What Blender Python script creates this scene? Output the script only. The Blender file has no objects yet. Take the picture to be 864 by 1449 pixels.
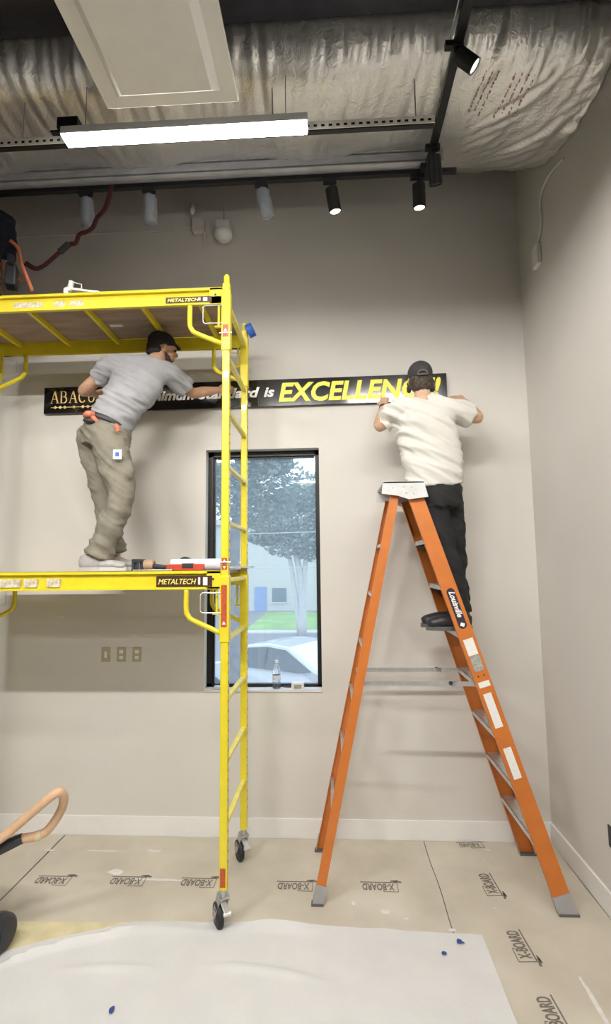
import bpy, bmesh, math, random
from mathutils import Vector, Matrix, noise
random.seed(7)
PI = math.pi
SC = bpy.context.scene
COL = SC.collection
V = Vector
# ------------------------------------------------------------------ camera geometry (a pinhole; px -> world)
F = 720.; CAMZ = 2.02
YAW = math.radians(3.0); PIT = math.radians(5.9); ROL = math.radians(0.63)
fw = V((-math.sin(YAW)*math.cos(PIT), math.cos(YAW)*math.cos(PIT), math.sin(PIT)))
r0 = V((math.cos(YAW), math.sin(YAW), 0)); u0 = r0.cross(fw)
RT = r0*math.cos(ROL) - u0*math.sin(ROL); UP = u0*math.cos(ROL) + r0*math.sin(ROL)
def ray(px, py): return fw + RT*((px-432)/F) + UP*(-(py-724.5)/F)
def aty(px, py, Y): d = ray(px, py); return V((0, 0, CAMZ)) + d*(Y/d.y)
def atz(px, py, Z): d = ray(px, py); return V((0, 0, CAMZ)) + d*((Z-CAMZ)/d.z)
def atx(px, py, X): d = ray(px, py); return V((0, 0, CAMZ)) + d*(X/d.x)
cam = bpy.data.cameras.new('camera'); camo = bpy.data.objects.new('camera', cam); COL.objects.link(camo)
camo.matrix_world = Matrix(((RT.x, UP.x, -fw.x, 0), (RT.y, UP.y, -fw.y, 0), (RT.z, UP.z, -fw.z, CAMZ), (0, 0, 0, 1)))
cam.sensor_fit = 'VERTICAL'; cam.sensor_height = 24; cam.lens = 24*F/1449; cam.clip_start = .05; cam.clip_end = 300
SC.camera = camo
# ------------------------------------------------------------------ materials
MATS = {}
def mat(name, col, rough=.5, metal=0., var=0., vscale=8., bump=0., bscale=60., col2=None, trans=0., emit=None, estr=0., spec=None, stretch=None, ior=None, coat=0., alpha=None):
    if name in MATS: return MATS[name]
    m = bpy.data.materials.new(name); m.use_nodes = True; MATS[name] = m
    nt = m.node_tree; N = nt.nodes; L = nt.links; b = N['Principled BSDF']
    c4 = (*col, 1); b.inputs['Base Color'].default_value = c4
    b.inputs['Roughness'].default_value = rough; b.inputs['Metallic'].default_value = metal
    if trans: b.inputs['Transmission Weight'].default_value = trans
    if spec is not None: b.inputs['Specular IOR Level'].default_value = spec
    if ior: b.inputs['IOR'].default_value = ior
    if coat: b.inputs['Coat Weight'].default_value = coat
    if alpha is not None: b.inputs['Alpha'].default_value = alpha
    if emit: b.inputs['Emission Color'].default_value = (*emit, 1); b.inputs['Emission Strength'].default_value = estr
    if var or bump or col2:
        tc = N.new('ShaderNodeTexCoord'); mp = N.new('ShaderNodeMapping'); L.new(tc.outputs['Object'], mp.inputs[0])
        if stretch: mp.inputs['Scale'].default_value = stretch
    if var or col2:
        n = N.new('ShaderNodeTexNoise'); n.inputs['Scale'].default_value = vscale; n.inputs['Detail'].default_value = 6
        L.new(mp.outputs[0], n.inputs['Vector'])
        r = N.new('ShaderNodeValToRGB'); e = r.color_ramp.elements
        c2 = col2 if col2 else tuple(max(0, x*(1-var)) for x in col)
        e[0].position = .35; e[0].color = (*c2, 1); e[1].position = .65
        e[1].color = (*(col if col2 else tuple(min(1, x*(1+var*.5)) for x in col)), 1)
        L.new(n.outputs['Fac'], r.inputs[0]); L.new(r.outputs[0], b.inputs['Base Color'])
    if bump:
        n2 = N.new('ShaderNodeTexNoise'); n2.inputs['Scale'].default_value = bscale; n2.inputs['Detail'].default_value = 4
        bp = N.new('ShaderNodeBump'); bp.inputs['Strength'].default_value = bump; bp.inputs['Distance'].default_value = .01
        L.new(mp.outputs[0], n2.inputs['Vector']); L.new(n2.outputs['Fac'], bp.inputs['Height']); L.new(bp.outputs[0], b.inputs['Normal'])
    return m
M_wall = mat('painted_wall', (.66, .635, .59), .8, var=.03, vscale=1.5, bump=.12, bscale=180, spec=.15)
M_base = mat('white_trim', (.80, .79, .77), .4, var=.02)
M_dark = mat('dark_ceiling_paint', (.012, .013, .02), .8, var=.3, vscale=5)
M_floor = mat('concrete', (.16, .15, .14), .7, var=.2, vscale=4, bump=.2)
M_yel = mat('yellow_powder_coat', (.76, .63, .025), .36, var=.05, vscale=14, coat=.2)
M_yelrung = mat('worn_yellow', (.86, .76, .18), .4, var=.1, vscale=20)
M_ply = mat('platform_plywood', (.34, .25, .19), .75, var=.25, vscale=3, stretch=(1, 5, 1), bump=.1)
M_steel = mat('galvanised_steel', (.55, .55, .54), .38, .85, var=.12, vscale=20)
M_zinc = mat('bright_zinc_wire', (.8, .8, .78), .3, .8, var=.05)
M_rub = mat('black_rubber', (.02, .02, .022), .6, var=.2, vscale=30)
M_blk = mat('black_metal', (.014, .014, .015), .42, .2, var=.2, vscale=20)
M_org = mat('orange_fibreglass', (.56, .165, .026), .42, var=.07, vscale=12)
M_org2 = M_org
M_alu = mat('aluminium', (.66, .66, .65), .36, .8, var=.1, vscale=25)
M_capg = mat('grey_cap_plastic', (.62, .62, .61), .5, var=.06, vscale=30)
M_boot = mat('grey_rubber_boot', (.36, .36, .36), .6, var=.1)
M_white = mat('white_plastic', (.78, .77, .74), .45, var=.03)
M_lab = mat('white_label', (.78, .77, .73), .5, var=.06, vscale=80)
M_tag = mat('worn_sticker', (.66, .60, .44), .5, var=.35, vscale=50)
M_labg = mat('grey_label', (.36, .38, .35), .5, var=.3, vscale=60)
M_red = mat('red_label', (.50, .085, .03), .5, var=.25, vscale=60)
M_labk = mat('brown_black_label', (.055, .022, .01), .4, var=.1)
M_gold = mat('gold_lettering', (.78, .55, .22), .4, .3, var=.05)
M_wlet = mat('white_lettering', (.86, .86, .84), .4, var=.03)
M_ylet = mat('yellow_lettering', (.88, .80, .05), .4, var=.04)
M_sign = mat('black_gloss_board', (.010, .009, .010), .14, var=.1, vscale=20, coat=.5)
M_skin = mat('skin', (.52, .30, .19), .5, var=.12, vscale=18, bump=.05, bscale=200)
M_skin2 = mat('skin_fair', (.60, .38, .25), .5, var=.1, vscale=18, bump=.05, bscale=200)
M_hair = mat('dark_hair', (.020, .014, .011), .6, var=.4, vscale=60, bump=.8, bscale=120)
M_hair2 = mat('brown_hair', (.10, .075, .05), .6, col2=(.03, .022, .015), vscale=50, bump=1., bscale=120)
M_teeg = mat('grey_tshirt', (.33, .33, .34), .9, var=.08, vscale=12, bump=.25, bscale=240)
M_teew = mat('white_tshirt', (.63, .61, .56), .9, var=.03, vscale=10, bump=.2, bscale=240)
M_khaki = mat('khaki_cotton', (.245, .225, .175), .9, var=.12, vscale=14, bump=.35, bscale=220)
M_blkp = mat('black_cotton', (.009, .009, .010), .78, var=.3, vscale=10, bump=.3, bscale=200)
M_belt = mat('black_belt', (.025, .02, .018), .5, var=.1)
M_shoe = mat('light_grey_shoe', (.47, .46, .44), .7, var=.15, vscale=25)
M_sole = mat('pale_sole', (.58, .57, .54), .6, var=.1)
M_bshoe = mat('black_leather', (.022, .022, .024), .42, var=.2, vscale=30)
M_bsole = mat('dark_grey_sole', (.10, .10, .10), .7, var=.1)
M_cap = mat('charcoal_cap', (.045, .042, .042), .85, var=.15, vscale=20, bump=.3, bscale=300)
M_hatb = mat('black_knit', (.014, .012, .016), .9, var=.2, vscale=20, bump=.4, bscale=260)
M_navy = mat('navy_cotton', (.010, .011, .025), .9, var=.2, bump=.3)
M_orgstrap = mat('orange_webbing', (.75, .22, .09), .7, var=.15, vscale=60)
M_redstrap = mat('red_webbing', (.08, .016, .018), .8, var=.2, vscale=50)
M_blue = mat('blue_tape', (.03, .11, .50), .5, var=.1)
M_bluew = mat('blue_spot', (.03, .07, .30), .6, var=.3, vscale=90)
M_ink = mat('grey_print_ink', (.19, .17, .145), .8, var=.3, vscale=90)
M_pla = mat('white_plaster_and_patch', (.74, .72, .68), .7, var=.1, vscale=30)
M_hose = mat('tan_rubber_hose', (.68, .44, .27), .5, var=.1, vscale=14)
M_dk = mat('dark_grey_plastic', (.035, .035, .042), .42, var=.15)
M_foamy = mat('cream_underlay', (.70, .62, .38), .7, var=.12, vscale=9)
M_cloth = mat('white_drop_cloth', (.68, .675, .66), .75, var=.035, vscale=5, bump=.15, bscale=90)
M_almond = mat('almond_plate', (.44, .40, .26), .5, var=.05)
M_tancol = mat('tan_plastic', (.45, .30, .18), .5, var=.1)
M_paper = mat('cool_white_paper', (.70, .72, .78), .6, var=.04)
M_redlev = mat('red_level_body', (.55, .07, .03), .4, var=.1)
M_film = mat('plastic_film', (.75, .82, .92), .25, var=.1, vscale=30, alpha=.4, bump=.5, bscale=50)
M_lens = mat('lit_lens', (.9, .9, .9), .4, emit=(1., .96, .75), estr=2.2)
M_diff = mat('lit_diffuser', (.9, .9, .9), .4, emit=(1., .975, .94), estr=22.)
M_diff2 = mat('bright_diffuser', (.9, .9, .9), .4, emit=(1., .965, .92), estr=190.)
M_diff3 = mat('soft_diffuser', (.9, .9, .9), .4, emit=(1., .965, .92), estr=90.)
def foil_mat():
    m = mat('foil_facing', (.70, .69, .68), .34, .88)
    nt = m.node_tree; N = nt.nodes; L = nt.links; b = N['Principled BSDF']
    tc = N.new('ShaderNodeTexCoord'); n = N.new('ShaderNodeTexNoise'); n.inputs['Scale'].default_value = 3; n.inputs['Detail'].default_value = 8
    L.new(tc.outputs['Object'], n.inputs['Vector'])
    r = N.new('ShaderNodeMapRange'); r.inputs[3].default_value = .24; r.inputs[4].default_value = .55; L.new(n.outputs['Fac'], r.inputs[0]); L.new(r.outputs[0], b.inputs['Roughness'])
    w = N.new('ShaderNodeTexNoise'); w.inputs['Scale'].default_value = 22; w.inputs['Detail'].default_value = 5; w.inputs['Distortion'].default_value = 1.2
    L.new(tc.outputs['Object'], w.inputs['Vector'])
    bp = N.new('ShaderNodeBump'); bp.inputs['Strength'].default_value = .5; bp.inputs['Distance'].default_value = .012
    L.new(w.outputs['Fac'], bp.inputs['Height']); L.new(bp.outputs[0], b.inputs['Normal'])
    return m
M_foil = foil_mat(); M_foil.node_tree.nodes['Principled BSDF'].inputs['Base Color'].default_value = (.90, .885, .86, 1)
def sheet_mat(name='floor_board'):
    m = mat(name, (.47, .42, .34), .42)
    nt = m.node_tree; N = nt.nodes; L = nt.links; b = N['Principled BSDF']
    tc = N.new('ShaderNodeTexCoord')
    n = N.new('ShaderNodeTexNoise'); n.inputs['Scale'].default_value = 2.2; n.inputs['Detail'].default_value = 8; L.new(tc.outputs['Object'], n.inputs['Vector'])
    r = N.new('ShaderNodeValToRGB'); e = r.color_ramp.elements; e[0].position = .3; e[0].color = (.50, .45, .36, 1); e[1].position = .7; e[1].color = (.66, .61, .51, 1)
    L.new(n.outputs['Fac'], r.inputs[0])
    s = N.new('ShaderNodeTexNoise'); s.inputs['Scale'].default_value = 26; s.inputs['Detail'].default_value = 3; L.new(tc.outputs['Object'], s.inputs['Vector'])
    r2 = N.new('ShaderNodeValToRGB'); e = r2.color_ramp.elements; e[0].position = .72; e[0].color = (0, 0, 0, 1); e[1].position = .76; e[1].color = (.7, .7, .7, 1)
    L.new(s.outputs['Fac'], r2.inputs[0])
    mx = N.new('ShaderNodeMixRGB'); mx.inputs[2].default_value = (.74, .73, .70, 1)
    L.new(r2.outputs[0], mx.inputs[0]); L.new(r.outputs[0], mx.inputs[1]); L.new(mx.outputs[0], b.inputs['Base Color'])
    rr = N.new('ShaderNodeMapRange'); rr.inputs[3].default_value = .3; rr.inputs[4].default_value = .6; L.new(n.outputs['Fac'], rr.inputs[0]); L.new(rr.outputs[0], b.inputs['Roughness'])
    return m
M_sheet = sheet_mat()
def glass_mat():
    m = bpy.data.materials.new('veiled_window_glass'); m.use_nodes = True; nt = m.node_tree; N = nt.nodes; L = nt.links
    for n in list(N): N.remove(n)
    o = N.new('ShaderNodeOutputMaterial'); t = N.new('ShaderNodeBsdfTransparent'); t.inputs[0].default_value = (.93, .97, 1, 1)
    g = N.new('ShaderNodeBsdfGlossy'); g.inputs['Roughness'].default_value = .03
    d = N.new('ShaderNodeBsdfTranslucent'); d.inputs[0].default_value = (.80, .88, 1, 1)
    m1 = N.new('ShaderNodeMixShader'); m1.inputs[0].default_value = .13; L.new(t.outputs[0], m1.inputs[1]); L.new(d.outputs[0], m1.inputs[2])  # translucent share puts a veil of outdoor haze into the pane
    m2 = N.new('ShaderNodeMixShader'); m2.inputs[0].default_value = .04; L.new(m1.outputs[0], m2.inputs[1]); L.new(g.outputs[0], m2.inputs[2])
    L.new(m2.outputs[0], o.inputs[0]); return m
M_glass = glass_mat()
M_bottle = mat('clear_plastic', (.95, .97, 1), .08, trans=.92, ior=1.15)
# ------------------------------------------------------------------ object helpers
WO = {}
def empty(name, loc, label, cat, group=None):
    o = bpy.data.objects.new(name, None); COL.objects.link(o); o.location = loc; o.empty_display_size = .1
    WO[o.name] = V(loc); tag(o, label, cat, group); return o
def tag(o, label=None, cat=None, group=None, kind=None):
    if label: o['label'] = label
    if cat: o['category'] = cat
    if group: o['group'] = group
    if kind: o['kind'] = kind
    return o
class MB:
    def __init__(s): s.bm = bmesh.new()
    def box(s, c, size, rz=0, rot=None, bev=0):
        m = Matrix.Translation(V(c)) @ ((rot.to_4x4() if rot else Matrix.Rotation(rz, 4, 'Z'))) @ Matrix.Diagonal((*size, 1))
        r = bmesh.ops.create_cube(s.bm, size=1, matrix=m)
        if bev:
            es = list({e for v in r['verts'] for e in v.link_edges})
            bmesh.ops.bevel(s.bm, geom=es, offset=bev, segments=2, affect='EDGES', profile=.5)
        return s
    def bb(s, a, b, bev=0):
        a, b = V(a), V(b); return s.box((a+b)/2, [max(1e-4, abs(x)) for x in (b-a)], bev=bev)
    def beam(s, p, q, w, h, ref=(0, 0, 1), bev=0):       # w across, h along ref
        p, q = V(p), V(q); d = (q-p); L = d.length; z = d.normalized(); x = V(ref).cross(z).normalized(); y = z.cross(x)
        rot = Matrix((x, y, z)).transposed(); return s.box((p+q)/2, (w, h, L), rot=rot, bev=bev)
    def tube(s, pts, r, n=12, smooth=0, ell=None, ref=None):
        pts = [V(p) for p in pts]; rs = list(r) if hasattr(r, '__len__') else [r]*len(pts)
        rs = [x if hasattr(x, '__len__') else (x, x) for x in rs]
        if smooth and len(pts) > 2:
            P, Q = [], []
            for i in range(len(pts)-1):
                a = pts[max(0, i-1)]; b = pts[i]; c = pts[i+1]; d = pts[min(len(pts)-1, i+2)]
                for k in range(smooth):
                    t = k/smooth
                    P.append(.5*((2*b)+(c-a)*t+(2*a-5*b+4*c-d)*t*t+(3*b-a-3*c+d)*t**3))
                    tt = t*t*(3-2*t); Q.append(tuple(rs[i][j]*(1-tt)+rs[i+1][j]*tt for j in (0, 1)))
            P.append(pts[-1]); Q.append(rs[-1]); pts, rs = P, Q
        x = None; rings = []
        for i, p in enumerate(pts):
            t = (pts[min(i+1, len(pts)-1)]-pts[max(i-1, 0)]).normalized()
            if ref is not None:
                y = V(ref)-t*V(ref).dot(t); y.normalize(); x = y.cross(t)
            else:
                if x is None: x = t.orthogonal().normalized()
                else: x = (x-t*x.dot(t)).normalized()
                y = t.cross(x)
            a, b = rs[i]
            rings.append([s.bm.verts.new(p+x*(a*math.cos(2*PI*k/n))+y*(b*math.sin(2*PI*k/n))) for k in range(n)])
        for A, B in zip(rings, rings[1:]):
            for k in range(n): s.bm.faces.new((A[k], A[(k+1) % n], B[(k+1) % n], B[k]))
        s.bm.faces.new(rings[0][::-1]); s.bm.faces.new(rings[-1]); return s
    def ell(s, c, rad, f=(0, 1, 0), u=(0, 0, 1), sub=3):   # radii along (forward, up, side)
        f = V(f).normalized(); u = V(u); u = (u-f*u.dot(f)).normalized(); r = f.cross(u)
        rot = Matrix((f, u, r)).transposed().to_4x4()
        bmesh.ops.create_icosphere(s.bm, subdivisions=sub, radius=1, matrix=Matrix.Translation(V(c)) @ rot @ Matrix.Diagonal((*rad, 1))); return s
    def lathe(s, prof, c, axis=(0, 0, 1), n=24):
        z = V(axis).normalized(); x = z.orthogonal().normalized(); y = z.cross(x); c = V(c); rings = []
        for r, h in prof:
            rings.append([s.bm.verts.new(c+z*h+(x*math.cos(2*PI*k/n)+y*math.sin(2*PI*k/n))*max(r, 1e-5)) for k in range(n)])
        for A, B in zip(rings, rings[1:]):
            for k in range(n): s.bm.faces.new((A[k], A[(k+1) % n], B[(k+1) % n], B[k]))
        s.bm.faces.new(rings[0][::-1]); s.bm.faces.new(rings[-1]); return s
    def prism(s, pts, vec):                                 # polygon extruded along vec
        vec = V(vec); a = [s.bm.verts.new(V(p)) for p in pts]; b = [s.bm.verts.new(V(p)+vec) for p in pts]; n = len(a)
        s.bm.faces.new(a); s.bm.faces.new(b[::-1])
        for i in range(n): s.bm.faces.new((a[i], b[i], b[(i+1) % n], a[(i+1) % n]))
        return s
    def ribbon(s, pts, ws, fn, th=.0015):                   # 2-D stroke mapped by fn(u, v) -> 3-D ; th along fn.n
        P = [V((*p, 0)) for p in pts]; A = []; B = []
        for i, p in enumerate(P):
            t = (P[min(i+1, len(P)-1)]-P[max(0, i-1)]).normalized(); nrm = V((-t.y, t.x, 0))
            w = ws[i] if hasattr(ws, '__len__') else ws
            A.append(s.bm.verts.new(fn(*(p+nrm*w/2)[:2]))); B.append(s.bm.verts.new(fn(*(p-nrm*w/2)[:2])))
        for i in range(len(P)-1): s.bm.faces.new((A[i], A[i+1], B[i+1], B[i]))
        return s
    def text(s, body, org, right, up, width, height, shear=0., bold=0., depth=.002, xs=None):
        cu = bpy.data.curves.new('t', 'FONT'); cu.body = body; cu.size = 1; cu.shear = shear; cu.offset = bold; cu.extrude = .5; cu.resolution_u = 3
        o = bpy.data.objects.new('t', cu); COL.objects.link(o)
        dg = bpy.context.evaluated_depsgraph_get(); me = bpy.data.meshes.new_from_object(o.evaluated_get(dg))
        xs_ = [v.co.x for v in me.vertices]; x0, x1 = min(xs_), max(xs_)
        right, up = V(right).normalized(), V(up).normalized(); nr = right.cross(up)
        cap = .70
        for v in me.vertices:
            q = V(org)+right*((v.co.x-x0)/(x1-x0)*width)+up*(v.co.y/cap*height)+nr*((v.co.z+.5)*depth)
            v.co = q
        s.bm.from_mesh(me); bpy.data.objects.remove(o); bpy.data.curves.remove(cu); bpy.data.meshes.remove(me); return s
    def build(s, name, m, parent=None, smooth=False, kind=None, org=None):
        bm = s.bm; bmesh.ops.recalc_face_normals(bm, faces=bm.faces)
        xs = [v.co for v in bm.verts]
        if org is None:
            org = V(((min(v.x for v in xs)+max(v.x for v in xs))/2, (min(v.y for v in xs)+max(v.y for v in xs))/2, min(v.z for v in xs)))
        for v in bm.verts: v.co -= org
        if smooth is not False:
            ang = smooth if not isinstance(smooth, bool) else 3.2
            for f in bm.faces: f.smooth = True
            if ang < 3.1:
                for e in bm.edges:
                    if len(e.link_faces) == 2 and e.calc_face_angle(0) > ang: e.smooth = False
        me = bpy.data.meshes.new(name); bm.to_mesh(me); bm.free(); me.materials.append(m)
        o = bpy.data.objects.new(name, me); COL.objects.link(o); WO[o.name] = V(org)
        if parent is not None: o.parent = parent; o.location = V(org)-WO[parent.name]
        else: o.location = org
        if kind: o['kind'] = kind
        return o
def struct(mb, name, m, **k): return mb.build(name, m, kind='structure', **k)
def remesh(mb, name, m, parent, voxel=.008, sm=4, disp=None):
    o = mb.build(name, m, parent)
    a = o.modifiers.new('r', 'REMESH'); a.mode = 'VOXEL'; a.voxel_size = voxel
    if sm: b = o.modifiers.new('s', 'SMOOTH'); b.factor = .5; b.iterations = sm
    dg = bpy.context.evaluated_depsgraph_get(); me = bpy.data.meshes.new_from_object(o.evaluated_get(dg))
    o.modifiers.clear(); old = o.data; o.data = me; bpy.data.meshes.remove(old); me.name = name
    if not me.materials: me.materials.append(m)
    w = WO[o.name]
    if disp:
        nn = [v.normal.copy() for v in me.vertices]
        for v, n in zip(me.vertices, nn): v.co += n*disp(v.co+w, n)
    for p in me.polygons: p.use_smooth = True
    return o
def lerp(a, b, t): return a+(b-a)*t

# ================================================================== THE ROOM
D = 4.0; XR = 1.555; XL = -7.5; YB = -8.0; H = 5.4
wx0, wx1, wz0, wz1 = -1.01, -.098, 1.058, 2.95
w = MB(); TH = .14
w.bb((XL-.14, D, -.02), (wx0, D+TH, H)); w.bb((wx1, D, -.02), (XR+.14, D+TH, H)); w.bb((wx0, D, -.02), (wx1, D+TH, wz0)); w.bb((wx0, D, wz1), (wx1, D+TH, H))
struct(w, 'wall_back', M_wall)
struct(MB().bb((XR, YB, -.02), (XR+.14, D, H)), 'wall_right', M_wall)
struct(MB().bb((XL-.14, YB, -.02), (XL, D, H)), 'wall_left', mat('darker_wall', (.25, .24, .23), .7, var=.05))
struct(MB().bb((XL-.14, YB-.14, -.02), (XR+.14, YB, H)), 'wall_front', mat('darker_wall', (.25, .24, .23)))
struct(MB().bb((XL-.14, YB-.14, -.12), (XR+.14, D+TH, 0)), 'floor', M_floor)
struct(MB().bb((XL-.14, YB-.14, H), (XR+.14, D+TH, H+.1)), 'ceiling', M_dark)
def bboard(a, b, name):
    m = MB(); a, b = V(a), V(b); m.bb(a, b, bev=.003); return struct(m, name, M_base)
bboard((XL, D-.016, 0), (XR, D, .142), 'baseboard_back'); bboard((XR-.016, YB, 0), (XR, D-.016, .142), 'baseboard_right')
# window
yf = D+.085
f = MB(); t = .042
f.bb((wx0, yf, wz0), (wx0+t, yf+.05, wz1)).bb((wx1-t*.8, yf, wz0), (wx1, yf+.05, wz1)).bb((wx0, yf, wz1-t), (wx1, yf+.05, wz1)).bb((wx0, yf, wz0), (wx1, yf+.05, wz0+t*.8))
f.bb((wx0+t, yf+.02, wz0+t*.8), (wx0+t+.014, yf+.05, wz1-t)).bb((wx0+t, yf+.02, wz1-t-.014), (wx1-t, yf+.05, wz1-t))
win = struct(f, 'window_1', M_blk)
MB().bb((wx0+t, yf+.03, wz0+.03), (wx1-.03, yf+.036, wz1-t)).build('pane', M_glass, win)
MB().bb((wx0, D-.012, wz0-.004), (wx1, yf, wz0+.012), bev=.003).build('window_sill', M_base, win)
# dark structure above: beam and joists
struct(MB().bb((XL, 1.55, 4.93), (XR, 2.44, 5.25)), 'trim_1', mat('black_duct_wrap', (.022, .022, .030), .38, .3, var=.5, vscale=4, bump=.5, bscale=12))
struct(MB().bb((XL, 3.27, 4.765), (.80, 3.30, 4.865)).bb((XL, 3.27, 4.775), (.80, 3.36, 4.782)).bb((XL, 3.27, 4.84), (.80, 3.36, 4.847)), 'trim_2', mat('grey_steel_channel', (.55, .55, .57), .5, .1, var=.12, vscale=9))

# foil faced insulation blanket
def foil():
    bm = bmesh.new(); prof = [(3.99, 5.27), (3.75, 5.10), (3.52, 4.95), (3.30, 4.86), (3.10, 4.80), (2.90, 4.76), (2.70, 4.745), (2.58, 4.76), (2.50, 4.82), (2.46, 4.93), (2.44, 5.1)]
    P = []
    for i in range(len(prof)-1):
        a = V((*prof[max(0, i-1)], 0)); b = V((*prof[i], 0)); c = V((*prof[i+1], 0)); d = V((*prof[min(len(prof)-1, i+2)], 0))
        for k in range(10):
            t = k/10; P.append(.5*((2*b)+(c-a)*t+(2*a-5*b+4*c-d)*t*t+(3*b-a-3*c+d)*t**3))
    P.append(V((*prof[-1], 0)))
    nx = 460; x0, x1 = -4.6, XR-.006; rows = []
    for i in range(nx+1):
        x = lerp(x0, x1, i/nx); row = []
        for j, p in enumerate(P):
            s = j/len(P); y, z = p.x, p.y
            n1 = noise.noise(V((x*11, y*1.6, 3))); n2 = noise.noise(V((x*26+y*5, y*3.5, 9)))
            n3 = noise.noise(V((x*1.3, y*1.3, 20)))
            diag = max(0, min(1, (x-.7)/.5)); nd = noise.noise(V(((x+y*.8)*9, (x-y)*1.6, 31)))
            pin = math.exp(-((s-.78)/.16)**2)
            left = max(0, min(1, (-.2-x)/1.0))
            am = .010+.035*pin*(.35+left)
            dz = -abs(n1)*am*1.6 - n2*am*.45 + n3*.03 - diag*abs(nd)*.05
            sag = -.035*math.cos(x*2*PI/1.25)*math.sin(PI*min(1, s))
            e = .10*math.exp(-(XR-x)/.22)*math.sin(PI*s)
            row.append(bm.verts.new((x, y+dz*(.7 if s > .75 else .15), z+dz+sag*.6-e*.8)))
        rows.append(row)
    for a, b in zip(rows, rows[1:]):
        for j in range(len(a)-1): bm.faces.new((a[j], a[j+1], b[j+1], b[j]))
    m = MB(); m.bm.free(); m.bm = bm
    o = m.build('insulation_blanket', M_foil, smooth=True)
    sl = o.modifiers.new('s', 'SOLIDIFY'); sl.thickness = .01; sl.offset = 1
    tag(o, 'wrinkled silver foil-faced insulation hanging along the ceiling above the back wall', 'insulation')
    # faint red print
    pr = MB()
    for gx, n in ((.90, 3), (1.06, 4)):
        for k in range(n):
            x = gx+k*.035; y = 2.62
            while y < 2.86+.08*random.random():
                l = random.uniform(.004, .018); zz = 4.735
                pr.box((x+(y-2.6)*-.12+random.uniform(-.002, .002), y+l/2, 0), (random.uniform(.003, .011), l, .002)); y += l+random.uniform(.002, .02)
    bvh = None
    from mathutils.bvhtree import BVHTree
    me = o.data; bvh = BVHTree.FromPolygons([v.co+WO[o.name] for v in me.vertices], [p.vertices[:] for p in me.polygons])
    for v in pr.bm.verts:
        h = bvh.ray_cast(V((v.co.x, v.co.y, 3)), V((0, 0, 1)))
        if h[0]: v.co.z = h[0].z-.004+v.co.z
    pr.build('red_print', mat('faded_red_ink', (.50, .27, .23), .6, var=.3, vscale=80), o)
    return o
foil()
# suspended white panel
def panel():
    e = empty('ceiling_panel', (-.8, 1.2, 4.34), 'large white rectangular panel with a stepped border suspended under the ceiling', 'panel')
    x0, x1, y0, y1, z = -1.108, -.435, .55, 2.315, 4.34
    m = MB(); m.bb((x0, y0, z), (x1, y1, z+.02), bev=.004)
    m.build('outer_frame', M_white, e)
    m = MB(); a, b = (x0+.115, y0+.12), (x1-.115, y1-.10)
    c = [V((x0+.08, y0+.08, z)), V((x1-.08, y0+.08, z)), V((x1-.08, y1-.065, z)), V((x0+.08, y1-.065, z))]
    d = [V((a[0], a[1], z-.03)), V((b[0], a[1], z-.03)), V((b[0], b[1], z-.03)), V((a[0], b[1], z-.03))]
    A = [m.bm.verts.new(p) for p in c]; B = [m.bm.verts.new(p) for p in d]
    for i in range(4): m.bm.faces.new((A[i], A[(i+1) % 4], B[(i+1) % 4], B[i]))
    m.bm.faces.new(B); m.bm.faces.new(A[::-1]); m.build('raised_centre', M_white, e)
    m = MB()
    for x in (x0+.1, x1-.1):
        for y in (y0+.1, y1-.1): m.tube([(x, y, z+.02), (x, y, 4.95 if y > 1.5 else 5.4)], .002, 6)
    m.build('hanging_wire', M_steel, e)
    return e
panel()
# slotted strut and strip lights
def strut():
    m = MB(); y = 2.60; z0, z1 = 4.432, 4.475; x0, x1 = -4.5, .60
    pitch = .042; sl = .020
    m.bb((x0, y, z1-.012), (x1, y+.003, z1)); m.bb((x0, y, z0), (x1, y+.003, z0+.014))
    x = x0
    while x < x1-.001:
        m.bb((x, y, z0+.014), (min(x1, x+pitch-sl), y+.003, z1-.012)); x += pitch
    m.bb((x0, y, z1), (x1, y+.04, z1+.003))
    o = empty('slotted_strut', (-1.5, y+.02, z0), None, None); MB().bb((x0, y+.012, z0), (x1, y+.04, z1)).build('slot_shade_backing', M_blk, o)  # black plate put behind the slots stands in for the shade inside
    m.build('perforated_channel', mat('cream_slotted_steel', (.85, .82, .72), .5, .1, var=.05), o)
    for x in (-3.2, -1.75, -.3, .5): MB().tube([(x, y+.02, z1+.003), (x, y+.02, 4.72)], .004, 8).build('threaded_rod', M_steel, o)
    tag(o, 'long slotted metal strut running left to right behind the lit strip light', 'strut')
strut()
def strip(x0, x1, y, z, label, near=0):
    e = empty('strip_light', ((x0+x1)/2, y, z), label, 'ceiling light', 'linear ceiling lights')
    if near == 1:
        MB().bb((x0, y-.044, z-.014), (x1, y+.044, z+.03), bev=.003).build('housing', M_white, e)
        MB().bb((x0+.006, y-.040, z-.026), (x1-.006, y+.040, z-.0135)).build('diffuser', M_diff, e)
    else:
        m = MB(); m.bb((x0, y-.20, z+.050), (x1, y+.20, z+.056))  # unseen black trough, skirts shaped to keep light off the upper wall
        for s_ in (-1, 1): m.beam((x0, y+s_*.20, z+.025), (x1, y+s_*.20, z+.025), .004, .058, ref=(0, 0, 1))
        for x in (x0, x1): m.bb((x-.002, y-.20, z-.002), (x+.002, y+.20, z+.056))
        m.build('housing', M_blk, e)
        m = MB(); m.prism([(x0+.006, y-.028, z+.050), (x0+.006, y+.028, z+.050), (x0+.006, y+.012, z+.004), (x0+.006, y-.012, z+.004)], (x1-x0-.012, 0, 0)); m.build('diffuser', (M_diff2, M_diff, M_diff3)[near], e)
    for x in (x0+.12, x1-.12): MB().tube([(x, y, z+.055 if near != 1 else z+.03), (x, y, 4.70 if near == 1 else H)], .0025, 6).build('hanger', M_steel, e)
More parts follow.
